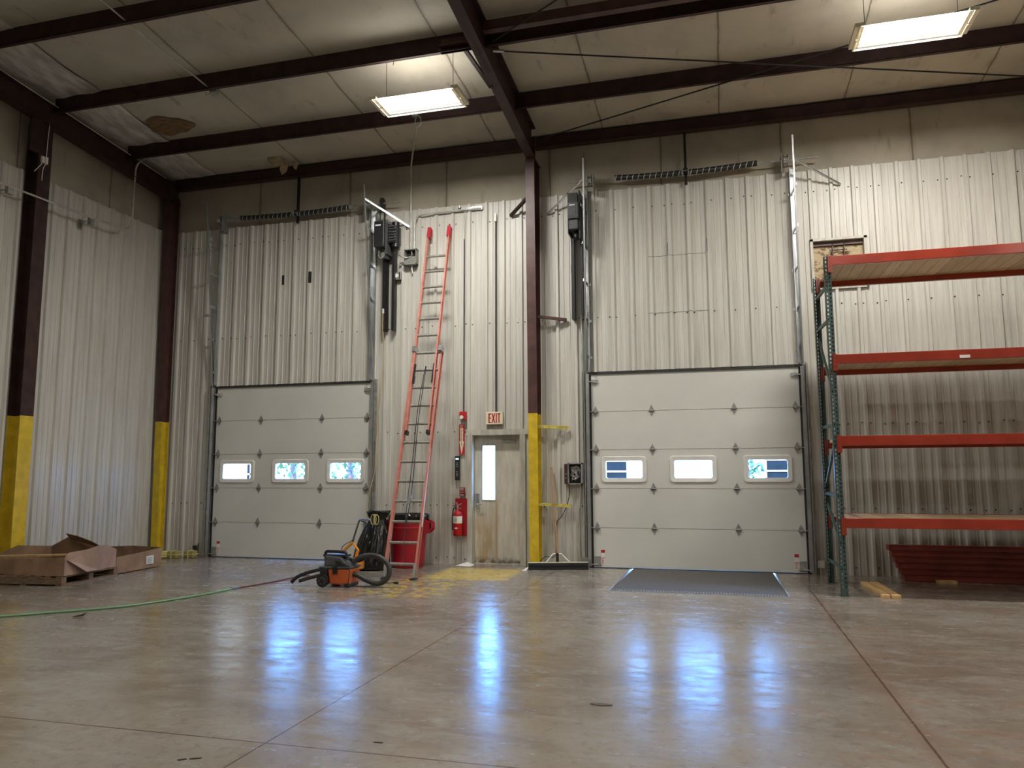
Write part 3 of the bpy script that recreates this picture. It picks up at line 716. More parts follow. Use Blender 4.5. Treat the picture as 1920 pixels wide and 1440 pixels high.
def text_obj(name, s, x, y, z, h, mat, parent, bold=.0, sx=1.0, rot=(PI / 2, 0, 0), align='CENTER', spacing=1.0):
    cu = bpy.data.curves.new(name, 'FONT'); cu.body = s; cu.size = h; cu.extrude = .001; cu.offset = bold; cu.align_x = align; cu.align_y = 'CENTER'; cu.space_character = spacing
    o = bpy.data.objects.new(name, cu); COL.objects.link(o); o.location = (x, y, z); o.rotation_euler = rot; o.scale = (sx, 1, 1)
    cu.materials.append(M[mat])
    bpy.context.view_layer.update()
    dg = bpy.context.evaluated_depsgraph_get(); me = bpy.data.meshes.new_from_object(o.evaluated_get(dg)); mw = o.matrix_world.copy()
    me.transform(mw); n = bpy.data.objects.new(name, me); COL.objects.link(n); bpy.data.objects.remove(o); bpy.data.curves.remove(cu)
    if parent: n.parent = parent; n.matrix_parent_inverse = parent.matrix_basis.inverted()
    return n
# EXIT sign
t = thing('exit_sign', 'cream EXIT sign with red letters above the exit door', 'sign', (5.34, -.05, 2.27))
b = MB(); b.box(5.195, 5.485, -.095, -.04, 2.27, 2.475); b.obj('sign_housing', 'cream', t, bevel=.006)
MB().box(5.25, 5.44, -.045, -.03, 2.28, 2.46).obj('back_box', 'galv_dull', t)
# letters as strokes, 150 mm high
b = MB(); zt, zb_ = 2.450, 2.295; yy = (-.0985, -.095)
def bar(x0, x1, z0, z1): b.box(x0, x1, yy[0], yy[1], z0, z1)
bar(5.243, 5.262, zb_, zt); bar(5.243, 5.293, zt - .016, zt); bar(5.243, 5.290, 2.366, 2.381); bar(5.243, 5.293, zb_, zb_ + .016)
for p, q in (((5.305, zb_), (5.352, zt)), ((5.352, zb_), (5.305, zt))):
    b.add([(p[0] - .009, yy[0], p[1]), (p[0] + .009, yy[0], p[1]), (q[0] + .009, yy[0], q[1]), (q[0] - .009, yy[0], q[1]),
           (p[0] - .009, yy[1], p[1]), (p[0] + .009, yy[1], p[1]), (q[0] + .009, yy[1], q[1]), (q[0] - .009, yy[1], q[1])],
          [(0, 1, 2, 3), (7, 6, 5, 4), (0, 4, 5, 1), (1, 5, 6, 2), (2, 6, 7, 3), (3, 7, 4, 0)])
bar(5.370, 5.388, zb_, zt); bar(5.414, 5.433, zb_, zt); bar(5.398, 5.449, zt - .016, zt)
b.obj('exit_lettering', 'red', t)

t = thing('fire_alarm', 'red fire alarm horn with white strobe above the extinguisher arrow sign', 'fire alarm', (4.79, -.05, 2.4))
MB().box(4.735, 4.855, -.10, -.034, 2.36, 2.495).obj('alarm_housing', 'red', t, bevel=.01)
MB().lathe([(.033, -.008), (.036, 0), (.028, .012)], 0, 0, 0, 14).obj('strobe_lens', 'white', t)
o = bpy.data.objects[-1] if False else None
for ob in list(bpy.data.objects):
    if ob.name.startswith('strobe_lens'):
        ob.matrix_parent_inverse = Matrix.Identity(4); ob.matrix_basis = Matrix.Translation((-.015, -.052, -.005)) @ Matrix.Rotation(PI / 2, 4, 'X')
t = thing('extinguisher_sign', 'narrow red sign with cream arrow pointing down to the fire extinguisher', 'sign', (4.76, -.04, 1.8))
MB().box(4.715, 4.808, -.040, -.034, 1.785, 2.285).obj('sign_plate', 'red', t)
b = MB(); b.prism([(4.738, 2.225), (4.785, 2.225), (4.785, 2.00), (4.803, 2.00), (4.7615, 1.79), (4.72, 2.00), (4.738, 2.00)], -.043, -.040); b.obj('arrow', 'cream', t)
txt = 'FIREEXTINGUISHER'
zz = 2.212
for i, ch in enumerate('FIRE EXTINGUISHER'):
    if ch != ' ': text_obj('sign_lettering', ch, 4.7615, -.0445, zz, .021, 'dark_inside', t, .0006)
    zz -= .0175
text_obj('sign_lettering', 'FIRE', 4.7615, -.042, 2.263, .024, 'cream', t, .0005)
text_obj('sign_lettering', 'EXT.', 4.7615, -.042, 2.240, .020, 'cream', t, .0004)
t = thing('control_panel', 'black wall mounted control panel with blue display left of the exit door', 'control panel', (4.70, -.05, 1.36))
MB().box(4.655, 4.738, -.075, -.032, 1.36, 1.76).obj('panel_case', 'black_plastic', t, bevel=.006)
b = MB(); b.box(4.668, 4.722, -.077, -.075, 1.700, 1.725); b.obj('display', 'display', t)
for zq in (1.65, 1.62, 1.59, 1.50, 1.465, 1.435):
    MB().box(4.682, 4.710, -.078, -.075, zq - .010, zq + .008).obj('button', 'galv_dull', t)
t = thing('alarm_station', 'small red and grey pull station between control panel and extinguisher board', 'alarm station', (4.79, -.04, 1.1))
MB().box(4.735, 4.825, -.07, -.032, 1.10, 1.245).obj('station_case', 'red_dark', t, bevel=.004)
b = MB(); b.box(4.745, 4.812, -.073, -.07, 1.205, 1.235).box(4.745, 4.812, -.073, -.07, 1.11, 1.135).box(4.748, 4.808, -.078, -.07, 1.16, 1.172).box(4.748, 4.808, -.073, -.07, 1.185, 1.19); b.obj('pull_handle', 'socket', t)
tag(MB().box(4.655, 4.862, -.045, -.034, .455, 1.065).obj('extinguisher_board', 'red_dark'), 'dark red backing board behind the fire extinguisher', 'board')
t = thing('fire_extinguisher', 'red fire extinguisher with white label hanging on the red board', 'fire extinguisher', (4.725, -.13, .46))
MB().lathe([(.05, 0), (.072, .008), (.075, .03), (.075, .33), (.068, .37), (.045, .40), (.022, .415), (.020, .43)], 4.728, -.125, .462, 24).obj('cylinder', 'cylinder_red', t)
MB().lathe([(.0757, .205), (.0757, .32)], 4.728, -.125, .462, 24).obj('instruction_label', 'white', t)
b = MB()
for zq, wq in ((.755, .05), (.735, .06), (.715, .045), (.695, .055)): b.box(4.728 - wq / 2 - .004, 4.728 + wq / 2 - .01, -.2035, -.2005, zq - .004, zq + .003)
b.obj('label_print', 'socket', t)
b = MB(); b.prism([(4.728 - .032, .59), (4.728, .605), (4.728 + .032, .59), (4.728, .575)], -.2025, -.199); b.obj('diamond_mark', 'white', t)
b = MB(); b.cyl((4.728, -.125, .89), (4.728, -.125, .935), .018, 10); b.beam((4.70, -.125, .925), (4.80, -.15, .985), .018, .012).beam((4.72, -.125, .925), (4.80, -.16, .90), .018, .010).beam((4.73, -.125, .93), (4.71, -.13, 1.0), .01, .02)
b.obj('valve_handle', 'chrome', t)
b = MB(); b.tube(smooth_path([(4.72, -.125, .92), (4.67, -.13, .91), (4.645, -.13, .85), (4.643, -.13, .75), (4.645, -.13, .62)]), .010, 8).cyl((4.645, -.13, .63), (4.645, -.13, .56), .014, 8)
b.obj('discharge_hose', 'rubber', t)

# ------------------------------------------------------------------ conduits and boxes
def pipe(name, pts, r, mat, label, cat, grp=None, n=8, sm=0, kind=None):
    b = MB(); b.tube(smooth_path(pts, sm) if sm else pts, r, n); return tag(b.obj(name, mat), label, cat, grp)
def bend(pts, rad=.12, n=5):
    pts = [Vector(p) for p in pts]; out = [pts[0]]
    for i in range(1, len(pts) - 1):
        a, b_, c = pts[i - 1], pts[i], pts[i + 1]; r = min(rad, (a - b_).length * .45, (c - b_).length * .45)
        p = b_ + (a - b_).normalized() * r; q = b_ + (c - b_).normalized() * r
        for k in range(n + 1):
            u = k / n; out.append(p * (1 - u) ** 2 + b_ * 2 * u * (1 - u) + q * u * u)
    out.append(pts[-1]); return out
pipe('conduit', bend([(4.45, -1.35, 7.03), (3.95, -.35, 6.93), (3.82, -.10, 6.84), (3.83, -.085, 5.335)]), .014, 'conduit', 'steel conduit dropping from the ceiling into the open grey junction box', 'conduit')
pipe('conduit', bend([(3.895, -.085, 5.335), (3.895, -.085, 5.94), (4.2, -.07, 5.965), (5.10, -.055, 5.975)], .13), .015, 'conduit', 'steel conduit rising from the open junction box then running level toward the right', 'conduit')
t = thing('junction_box', 'open grey junction box on the wall left of the ladder top', 'junction box', (3.84, -.06, 5.06))
b = MB(); b.box(3.73, 3.955, -.15, -.034, 5.06, 5.075).box(3.73, 3.955, -.15, -.034, 5.32, 5.335).box(3.73, 3.742, -.15, -.034, 5.06, 5.335).box(3.943, 3.955, -.15, -.034, 5.06, 5.335).box(3.73, 3.955, -.05, -.034, 5.06, 5.335).box(3.742, 3.943, -.145, -.13, 5.075, 5.20)
b.obj('box_shell', 'socket', t); MB().box(3.745, 3.94, -.06, -.05, 5.20, 5.32).obj('box_interior', 'dark_inside', t)
b = MB(); b.tube(smooth_path([(3.85, -.1, 5.31), (3.86, -.12, 5.22), (3.80, -.17, 5.18), (3.72, -.2, 5.19), (3.66, -.2, 5.23)]), .010, 8); b.obj('cable_end', 'galv', t)
b = MB(); b.tube([(3.85, -.08, 5.06), (3.85, -.08, 5.0), (3.855, -.06, 4.93)], .012, 8); b.obj('cable_gland', 'white', t)
pipe('conduit', bend([(3.73, -.08, 5.12), (3.60, -.07, 5.12), (3.585, -.06, 4.95)], .08), .013, 'conduit', 'short curved conduit joining the large junction box to the small square box', 'conduit')
t = thing('outlet_box', 'small square steel outlet box left of the ladder below the junction box', 'outlet box', (3.59, -.06, 4.88))
b = MB(); b.box(3.53, 3.65, -.10, -.034, 4.82, 4.96); b.obj('box_shell', 'galv_dull', t, bevel=.006)
MB().cyl((3.58, -.115, 4.89), (3.58, -.10, 4.89), .035, 14).obj('outlet_face', 'white', t)
b = MB(); b.box(3.62, 3.64, -.104, -.10, 4.83, 4.95); b.obj('box_slot', 'dark_inside', t)
b = MB(); b.tube([(4.815, -.05, 5.97), (4.79, -.05, 5.6), (4.793, -.04, 5.45)], .003, 5); b.tube([(4.83, -.05, 5.97), (4.81, -.05, 5.65), (4.793, -.04, 5.45)], .003, 5)
tag(b.obj('loose_wire', 'conduit'), 'pair of thin loose wires hanging from the level conduit', 'wire')
b = MB(); b.box(4.787, 4.801, -.050, -.036, 2.50, 5.46)
tag(b.obj('surface_raceway', 'black_line'), 'long thin dark raceway running down the wall to the red fire alarm', 'raceway')
t = thing('sign_raceway', 'thin dark raceway with white cap running down the wall to the EXIT sign', 'raceway', (5.355, -.05, 2.48))
MB().box(5.346, 5.366, -.052, -.032, 2.475, 5.72).obj('raceway_channel', 'black_line', t)
MB().box(5.335, 5.372, -.065, -.032, 5.72, 5.86).obj('end_cap', 'white', t, bevel=.004)
b = MB(); b.box(4.70, 4.86, -.065, -.04, 5.975, 6.0).box(4.86, 5.12, -.055, -.034, 5.955, 6.02).cyl((4.72, -.08, 6.0), (4.72, -.08, 6.03), .03, 8)
tag(b.obj('strut_clamp', 'galv'), 'slotted steel strip with black clamps at the end of the level conduit', 'clamp')
# wall arc marks removed; left wall conduit
pipe('conduit', bend([(-.962, -9, 5.62), (-.962, -3.83, 5.645), (-.962, -2.2, 5.675), (-.962, -1.27, 5.72), (-.962, -1.25, 6.98), (-.6, -1.33, 7.03)], .22), .017, 'conduit', 'steel conduit along top of the left wall turning up to the roof beams', 'conduit')
for y, z, nm in ((-3.64, 5.63, 'behind the side wall column'), (-2.13, 5.65, 'between side wall column and corner')):
    t = thing('conduit_mount', f'small steel conduit support box on left wall {nm}', 'bracket', (XL + .04, y, z))
    MB().box(XL + .04, XL + .05, y - .03, y + .03, z - .12, z + .03).box(XL + .04, -.955, y - .01, y + .01, z - .02, z - .01).obj('strap_arm', 'galv_dull', t)
    MB().box(-1.02, -.955, y - .045, y + .045, z - .09, z + .03).obj('strap_body', 'galv_dull', t)
t = thing('cable_connectors', 'pair of white cable connectors hanging on the side wall column top', 'connector', (-.97, -3.1, 6.25))
MB().box(-.985, -.95, -3.16, -3.12, 6.22, 6.32).obj('plug', 'white', t); MB().box(-.985, -.95, -3.10, -3.055, 6.22, 6.33).obj('plug', 'white', t)
b = MB(); b.tube(smooth_path([(-.975, -3.05, 6.9), (-.97, -3.07, 6.6), (-.97, -3.075, 6.32)]), .006, 6).tube(smooth_path([(-.97, -3.14, 6.22), (-.97, -3.19, 6.14), (-1.0, -3.24, 6.05)]), .006, 6).tube(smooth_path([(-.97, -3.08, 6.22), (-.97, -3.12, 6.12), (-.99, -3.11, 5.95)]), .006, 6)
b.obj('cable', 'white', t)

# disconnect box
t = thing('disconnect_box', 'open grey electrical box with tangled wiring between yellow column and right door', 'electrical box', (6.67, -.05, 1.3))
b = MB(); b.box(6.565, 6.80, -.06, -.034, 1.295, 1.63).box(6.565, 6.58, -.14, -.034, 1.295, 1.63).box(6.775, 6.80, -.14, -.034, 1.295, 1.63).box(6.565, 6.80, -.14, -.034, 1.295, 1.31).box(6.565, 6.80, -.14, -.034, 1.612, 1.63)
b.obj('box_shell', 'galv_dull', t)
MB().box(6.58, 6.775, -.066, -.06, 1.31, 1.612).obj('box_interior', 'dark_inside', t)
b = MB()
for k in range(9):
    p = [(random.uniform(6.60, 6.76), -.08 - random.random() * .04, random.uniform(1.34, 1.58)) for _ in range(4)]
    b.tube(smooth_path(p, 4), .006, 5)
b.box(6.61, 6.75, -.09, -.066, 1.50, 1.56)
b.obj('wiring', 'galv_dull', t)
b = MB(); b.box(6.50, 6.563, -.09, -.034, 1.30, 1.615); b.obj('side_cover', 'brown_light', t)
for zq in (1.46, 1.39): MB().cyl((6.53, -.09, zq), (6.53, -.105, zq), .012, 8).obj('switch_knob', 'galv', t)
pipe('power_cable', [(6.57, -.08, 1.30), (6.58, -.08, 1.16), (6.53, -.09, .95), (6.46, -.12, .80), (6.38, -.16, .66), (6.36, -.17, .2), (6.2, -.2, .17), (6.08, -.45, .02)], .006, 'black', 'thin black cable drooping from the electrical box down behind the broom', 'cable', sm=6)
pipe('conduit', [(6.745, -.06, 1.295), (6.735, -.06, 1.0), (6.70, -.06, .75), (6.70, -.06, .4), (6.735, -.06, .12), (6.78, -.06, .10)], .012, 'conduit', 'bent flexible conduit from the electrical box down to the floor fitting', 'conduit', sm=6)
pipe('conduit', [(6.80, -.05, 4.0), (6.803, -.05, .14)], .012, 'conduit', 'straight vertical conduit right of the electrical box beside right door', 'conduit')
b = MB(); b.box(6.745, 6.86, -.08, -.034, .07, .17).cyl((6.80, -.05, .0), (6.80, -.05, .07), .015, 8); tag(b.obj('outlet_box', 'galv_dull'), 'small steel fitting box near the floor left of right overhead door', 'outlet box')
b = MB(); b.box(10.205, 10.30, -.07, -.034, .10, .20).cyl((10.25, -.05, .0), (10.25, -.05, .1), .012, 8).cyl((10.27, -.05, .2), (10.27, -.05, 1.05), .006, 8); tag(b.obj('outlet_box', 'trim_grey'), 'small fitting box near the floor behind the pallet rack leg', 'outlet box')
b = MB(); b.box(-.33, -.27, -.08, -.034, .10, .2).cyl((-.30, -.05, 0), (-.30, -.05, .1), .012, 8).cyl((-.24, -.05, .02), (-.24, -.05, .24), .008, 8); tag(b.obj('outlet_box', 'dark_inside'), 'small dark fitting near the floor left of the left overhead door', 'outlet box')

# yellow cord hanging by the left door
t = thing('hanging_cord', 'thin yellow cord hanging from hoist rail down beside left overhead door', 'cord', (3.35, -.12, .8))
b = MB(); b.tube(smooth_path([(3.37, -.185, 4.25), (3.37, -.185, 3.9), (3.39, -.16, 3.5), (3.33, -.14, 2.9), (3.275, -.13, 2.27), (3.245, -.12, 1.75), (3.235, -.12, 1.5), (3.14, -.14, 1.1), (3.12, -.14, .85), (3.125, -.14, .72)], 5), .008, 6); b.obj('cord', 'yellow_cord', t)
MB().box(3.36, 3.385, -.195, -.172, 4.22, 4.30).obj('connector', 'white', t)

# vent opening with louvre
t = thing('wall_vent', 'framed wall opening with rusty louvre and boards behind the rack top', 'vent', (10.72, -.02, 4.2))
b = MB(); b.box(10.325, 10.365, -.045, .10, 4.20, 4.98).box(11.075, 11.12, -.045, .10, 4.20, 4.98).box(10.325, 11.12, -.045, .10, 4.945, 4.985).box(10.325, 11.12, -.045, .10, 4.195, 4.215); b.obj('vent_frame', 'trim_grey', t)
b = MB()
for k in range(9):
    z = 4.22 + k * .082
    b.add([(10.365, .085, z), (11.075, .085, z), (11.075, .055, z + .074), (10.365, .055, z + .074)], [(0, 1, 2, 3)])
b.obj('louvre_blades', 'rust', t)
b = MB(); b.box(10.64, 10.655, .02, .05, 4.6, 4.92).box(10.80, 10.815, .02, .05, 4.6, 4.92).box(10.60, 10.85, .02, .045, 4.80, 4.815).box(10.85, 11.06, .0, .05, 4.215, 4.29).box(10.365, 11.075, .02, .06, 4.88, 4.945); b.obj('louvre_linkage', 'brown_light', t)

# ------------------------------------------------------------------ light fixtures
def fixture(cx, cy, z, label):
    t = thing('light_fixture', label, 'light fixture', (cx, cy, z), group='six tube light fixtures')
    L_, W_ = 1.20, .56
    b = MB()
    b.box(cx - L_ / 2, cx + L_ / 2, cy - .09, cy + .09, z + .06, z + .11)
    for s in (-1, 1): b.add([(cx - L_ / 2, cy + s * .09, z + .07), (cx + L_ / 2, cy + s * .09, z + .07), (cx + L_ / 2, cy + s * W_ / 2, z), (cx - L_ / 2, cy + s * W_ / 2, z)], [(0, 1, 2, 3)])
    b.obj('reflector', 'reflector', t, solid=.003)
    for s in (-1, 1):
        b = MB(); x = cx + s * L_ / 2
        for y0 in (-W_ / 2, .02): b.box(x - .008, x + .008, cy + y0, cy + y0 + W_ / 2 - .02, z - .004, z + .006)
        b.box(x - .05, x + .05, cy - W_ / 2 + .03, cy + W_ / 2 - .03, z + .012, z + .06)
        b.obj('end_frame', 'cream', t)
    for k in range(6):
        y = cy + (k - 2.5) * .088
        MB().cyl((cx - L_ / 2 + .04, y, z + .025), (cx + L_ / 2 - .04, y, z + .025), .009, 8).obj('tube', 'tube', t)
    for s in (-1, 1):
        x = cx + s * .5
        MB().tube([(x, cy, z + .11), (x, cy - .02, roofz(cy) - .02)], .004, 5).obj('hanger_wire', 'black', t)
    return t
FZ = 6.62
fixture(5.0, -2.62, FZ, 'bright white tube light fixture hung left of the middle rafter')
fixture(11.24, -2.70, FZ, 'bright white tube light fixture hung near the right edge above the rack')
def area(name, loc, sx, sy, power, col=(1, .965, .90), rot=(0, 0, 0)):
    l = bpy.data.lights.new(name, 'AREA'); l.shape = 'RECTANGLE'; l.size = sx; l.size_y = sy; l.energy = power; l.color = col
    o = bpy.data.objects.new(name, l); COL.objects.link(o); o.location = loc; o.rotation_euler = rot; return o
P1 = 215
for x, y in ((5.0, -2.62), (11.24, -2.70)):
    area('fixture_lamp', (x, y, FZ + .008), 1.12, .50, P1)
    area('fixture_uplight', (x, y, FZ + .125), 1.1, .4, 10, rot=(PI, 0, 0))
for x, y in ((5.0, -9.2), (11.24, -9.2), (5.0, -16), (11.24, -16), (17.0, -5.9), (17.0, -14)):
    area('fixture_lamp', (x, y, 7.0), 1.2, .5, 128)
    area('fixture_uplight', (x, y, 7.1), 1.1, .4, 25, rot=(PI, 0, 0))

# ------------------------------------------------------------------ extension ladder
K = Vector((0, 1.87, 5.65)).normalized()        # up the ladder
NV = Vector((0, -K.z, K.y))                     # off the ladder plane, toward the room
def lp(x, s, n=0): return Vector((x, -1.93, 0)) + K * s + NV * n
LT = Vector((0, 1.87, 5.65)).length
t = thing('extension_ladder', 'tall orange fibreglass extension ladder with red tips leaning on the back wall', 'ladder', (4.5, -1.93, 0))
def channel(mb, a, b_, side, w=.028, d=.075):
    mb.beam(a, b_, .006, d, up=NV)
    for q in (-d / 2, d / 2):
        mb.beam(a + NV * q + Vector((side * w / 2, 0, 0)), b_ + NV * q + Vector((side * w / 2, 0, 0)), w, .006, up=NV)
sb = 3.44 / K.z
for x0, x1, sd in ((4.276, 4.236, -1), (4.714, 4.676, 1)):
    b = MB(); channel(b, lp(x0, .13), lp(x1, sb), sd); b.obj('base_rail', 'ladder', t)
    b = MB(); b.beam(lp(x0, .02), lp(x0, .22), .035, .085, up=NV); b.obj('foot_shoe', 'alu', t)
    b = MB(); b.box(x0 - .035, x0 + .035, -2.01, -1.87, 0, .02); b.obj('foot_pad', 'rubber', t)
s0, s1 = 2.08 / K.z, 5.50 / K.z
for x0, x1, sd in ((4.300, 4.185, -1), (4.645, 4.545, 1)):
    b = MB(); channel(b, lp(x0, s0, .03), lp(x1, s1, .03), sd, .025, .065); b.obj('fly_rail', 'ladder', t)
    b = MB(); b.beam(lp(x1, s1 - .02, .03), lp(x1 - .001 , s1 + .19, .03), .062, .095, up=NV); b.obj('rail_tip', 'cap_red', t, bevel=.012)
    b = MB(); b.beam(lp(x0, s0 - .03, .03), lp(x0, s0 + .03, .03), .04, .08, up=NV); b.obj('rail_end', 'black', t)
s = .2 / K.z; k = 0
while s * K.z < 5.4:
    z = s * K.z; b = MB()
    if z < 3.4:
        u = z / 3.44; b.cyl(lp(4.276 - .04 * u, s), lp(4.714 - .038 * u, s), .021, 10)
    else:
        u = (z - 2.08) / 3.42; b.cyl(lp(4.30 - .115 * u, s, .03), lp(4.645 - .10 * u, s, .03), .021, 10)
    b.obj('rung', 'alu', t); s += .305
for x in (4.236, 4.676):
    b = MB(); b.beam(lp(x, sb - .06, .02), lp(x, sb + .03, .02), .06, .13, up=NV); b.obj('guide_bracket', 'galv', t)
for x in (4.285, 4.60):
    b = MB(); b.beam(lp(x, 2.95 / K.z, .04), lp(x, 3.18 / K.z, .04), .02, .03, up=NV).beam(lp(x + .01, 2.86 / K.z, .05), lp(x + .01, 2.98 / K.z, .05), .025, .04, up=NV); b.obj('rung_lock', 'black', t)
b = MB(); b.beam(lp(4.73, .75, 0), lp(4.705, 1.95, 0), .004, .05, up=NV); b.obj('white_sticker', 'white', t)
b = MB()
b.tube(smooth_path([lp(4.47, 3.30, .06), lp(4.44, 2.6, .06), lp(4.46, 1.7, .03), lp(4.47, 1.0, .03), lp(4.53, .25, .05)], 6), .006, 6)
b.obj('rope', 'black', t); b = MB()
b.tube(smooth_path([lp(4.48, 3.30, .06), lp(4.475, 2.4, .06), lp(4.50, 1.6, .03), lp(4.51, 1.15, .03), lp(4.50, .75, .04)], 6), .006, 6)
b.obj('rope', 'black', t)
MB().beam(lp(4.49, 1.08, .03), lp(4.50, 1.22, .03), .05, .03, up=NV).obj('pulley', 'hinge', t)

# ------------------------------------------------------------------ pallet rack
t = thing('pallet_rack', 'tall green and orange-red pallet rack with board shelves at the right', 'pallet rack', (12.1, -1.5, 0))
def upright(x0, yf, sgn, ztop):
    """sgn -1: perforated face at -Y side; returns mesh part"""
    b = MB(); w = .080; d = .070; tt = .0025; yb = yf - sgn * d
    hx = [(x0 + .014, x0 + .030), (x0 + .050, x0 + .066)]
    strips = [(x0, hx[0][0]), (hx[0][1], hx[1][0]), (hx[1][1], x0 + w)]
    for a, c in strips: b.box(a, c, yf, yf - sgn * tt, 0, ztop)
    z = .10; last = 0.0
    while z < ztop - .03:
        for a, c in hx: b.box(a, c, yf, yf - sgn * tt, last, z)
        last = z + .026; z += .0508
    for a, c in hx: b.box(a, c, yf, yf - sgn * tt, last, ztop)
    b.box(x0 + .044, x0 + .074, yf - sgn * .02, yf - sgn * .022, 0, ztop)
    for x in (x0, x0 + w - tt): b.box(x, x + tt, yf, yb, 0, ztop)
    for x in (x0, x0 + w - .014): b.box(x, x + .014, yb, yb + sgn * tt, 0, ztop)
    b.box(x0 - .01, x0 + w + .02, yf + sgn * .015, yb - sgn * .005, 0, .006)
    return b
YF, YR = -2.085, -.90
for xu, zt in ((10.228, 4.15), (13.95, 4.15)):
    upright(xu, YF, -1, zt).obj('upright', 'rack_green', t)
    upright(xu, YR, 1, zt).obj('upright', 'rack_green', t)
    xm = xu + .04
    for ya, za, yb_, zb in ((YR - .03, 3.86, YF + .05, 3.80), (YR - .03, 3.42, YF + .05, 3.36), (YR - .03, 3.29, YF + .05, 2.42), (YR - .03, 2.07, YF + .05, 2.05), (YF + .05, 1.90, YR - .03, 1.28), (YR - .03, 1.19, YF + .05, 1.18), (YR - .03, 1.06, YF + .05, .60), (YR - .03, .30, YF + .05, .32)):
        MB().beam((xm, ya, za), (xm, yb_, zb), .028, .038).obj('frame_brace', 'rack_green', t)
LV = [(4.02, 4.14), (2.785, 2.90), (1.785, 1.905), (.805, .925)]
BX0, BX1 = 10.315, 13.945
for z0, z1 in LV:
    for yb0, yb1, sg in ((-2.115, -2.065, -1), (-.945, -.895, 1)):
        b = MB(); b.box(BX0, BX1, yb0, yb1, z0, z1)
        bo = b.obj('shelf_beam', 'rack_red', t, bevel=.005)
        for xa in (BX0 - .045, BX1 - .005):
            b = MB(); b.box(xa, xa + .05, yb0 - (.008 if sg < 0 else -.0), yb1 + (.008 if sg > 0 else 0), z0 - .085, z1 + .005)
            b.obj('beam_connector', 'rack_red', bo)
        if sg < 0:
            b = MB()
            for kk in range(4): b.cyl((BX0 - .022, yb0 - .010, z0 - .06 + .055 * kk), (BX0 - .022, yb0 - .007, z0 - .06 + .055 * kk), .008, 6)
            b.obj('rivets', 'rack_red_dark', bo)
    b = MB(); b.box(BX0 + .02, BX1 - .02, -2.068, -.942, z1 - .045, z1 - .004); b.obj('shelf_deck', 'deck', t)
MB().box(11.66, 11.77, -2.121, -2.115, 2.80, 2.835).obj('white_tag', 'white', t)

# stacked spare beams by the wall
names = ['lowest', 'second from the bottom', 'third from the bottom', 'fourth from the bottom', 'second from the top', 'topmost']
for k in range(6):
    z0 = .002 + k * .079; x0 = 11.26 - k * .032; y0 = -.50 + k * .018
    t = thing('rack_beam', f'dark red spare rack beam, {names[k]} of the floor stack under the rack', 'rack beam', (x0 + 1.6, y0, z0), group='spare rack beams stacked on the floor')
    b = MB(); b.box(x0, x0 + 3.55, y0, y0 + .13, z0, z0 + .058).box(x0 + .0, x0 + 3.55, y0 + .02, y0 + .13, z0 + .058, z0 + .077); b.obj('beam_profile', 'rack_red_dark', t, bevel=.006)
    b = MB(); b.box(x0 - .008, x0, y0 - .004, y0 + .17, z0 + .0, z0 + .075); b.obj('end_connector', 'rack_red_dark', t)
# lumber
for k, (xa, lb) in enumerate(((10.66, 'left board of the pine pair on the floor under the rack'), (10.775, 'right board of the pine pair on the floor under the rack'))):
    b = MB(); sh = -.04
    b.add([(xa, -2.10, 0), (xa + .10, -2.10, 0), (xa + .10, -2.10, .04), (xa, -2.10, .04), (xa + sh, -.96, 0), (xa + sh + .10, -.96, 0), (xa + sh + .10, -.96, .04), (xa + sh, -.96, .04)],
          [(0, 1, 2, 3), (7, 6, 5, 4), (0, 4, 5, 1), (1, 5, 6, 2), (2, 6, 7, 3), (3, 7, 4, 0)])
    tag(b.obj('lumber_board', 'lumber', bevel=.003), lb, 'board', 'pine boards under the rack')
b = MB(); b.box(11.62, 11.86, -.62, -.53, 0, .035); tag(b.obj('wood_block', 'lumber'), 'short wood block on the floor before the stacked red beams', 'wood block')

# ------------------------------------------------------------------ bin, bag
t = thing('trash_bin', 'round red plastic trash bin behind the ladder foot', 'trash bin', (4.06, -.72, 0))
CX, CY = 4.04, -.55
b = MB(); b.lathe([(.235, 0), (.25, .01), (.262, .08), (.265, .10), (.30, .72), (.315, .74), (.325, .80), (.315, .80), (.30, .74), (.29, .70), (.25, .12)], CX, CY, 0, 36)
b.obj('bin_body', 'can_red', t)
b = MB(); b.lathe([(.306, .615), (.309, .63), (.306, .645)], CX, CY, 0, 36); b.obj('bin_rib', 'can_red', t)
for s in (-1, 1):
    x = CX + s * .30; b = MB()
    b.prism([(x, .76), (x + s * .115, .70), (x + s * .125, .60), (x + s * .07, .54), (x, .52)], CY - .09, CY - .07); b.prism([(x, .76), (x + s * .115, .70), (x + s * .125, .60), (x + s * .07, .54), (x, .52)], CY + .07, CY + .09)
    b.beam((x + s * .11, CY - .09, .655), (x + s * .11, CY + .09, .655), .02, .10)
    b.obj('bin_handle', 'can_red', t)
b = MB(); n = 48; prof = [(.318, .715), (.332, .74), (.336, .80), (.328, .83), (.30, .835), (.27, .80), (.26, .6)]
b.lathe(prof, CX, CY, 0, n, True, lambda a, z: 1 + .012 * math.sin(17 * a + z * 40) + .01 * math.sin(5 * a))
b.obj('bin_liner', 'copper_bag', t)
t = thing('garbage_bag', 'black garbage bag with yellow tie leaning between left door and red bin', 'garbage bag', (3.53, -.75, 0))
bm = bmesh.new(); me = bpy.data.meshes.new('bag_body'); N = 120; rings = 44; vs = []
prof = [(0, .22), (.015, .28), (.06, .305), (.15, .295), (.28, .275), (.42, .245), (.55, .205), (.66, .165), (.75, .135), (.81, .125), (.86, .15), (.88, .16)]
def pr(z):
    for (a, ra), (c, rc) in zip(prof, prof[1:]):
        if a <= z <= c: return ra + (rc - ra) * (z - a) / (c - a)
    return prof[-1][1]
b = MB()
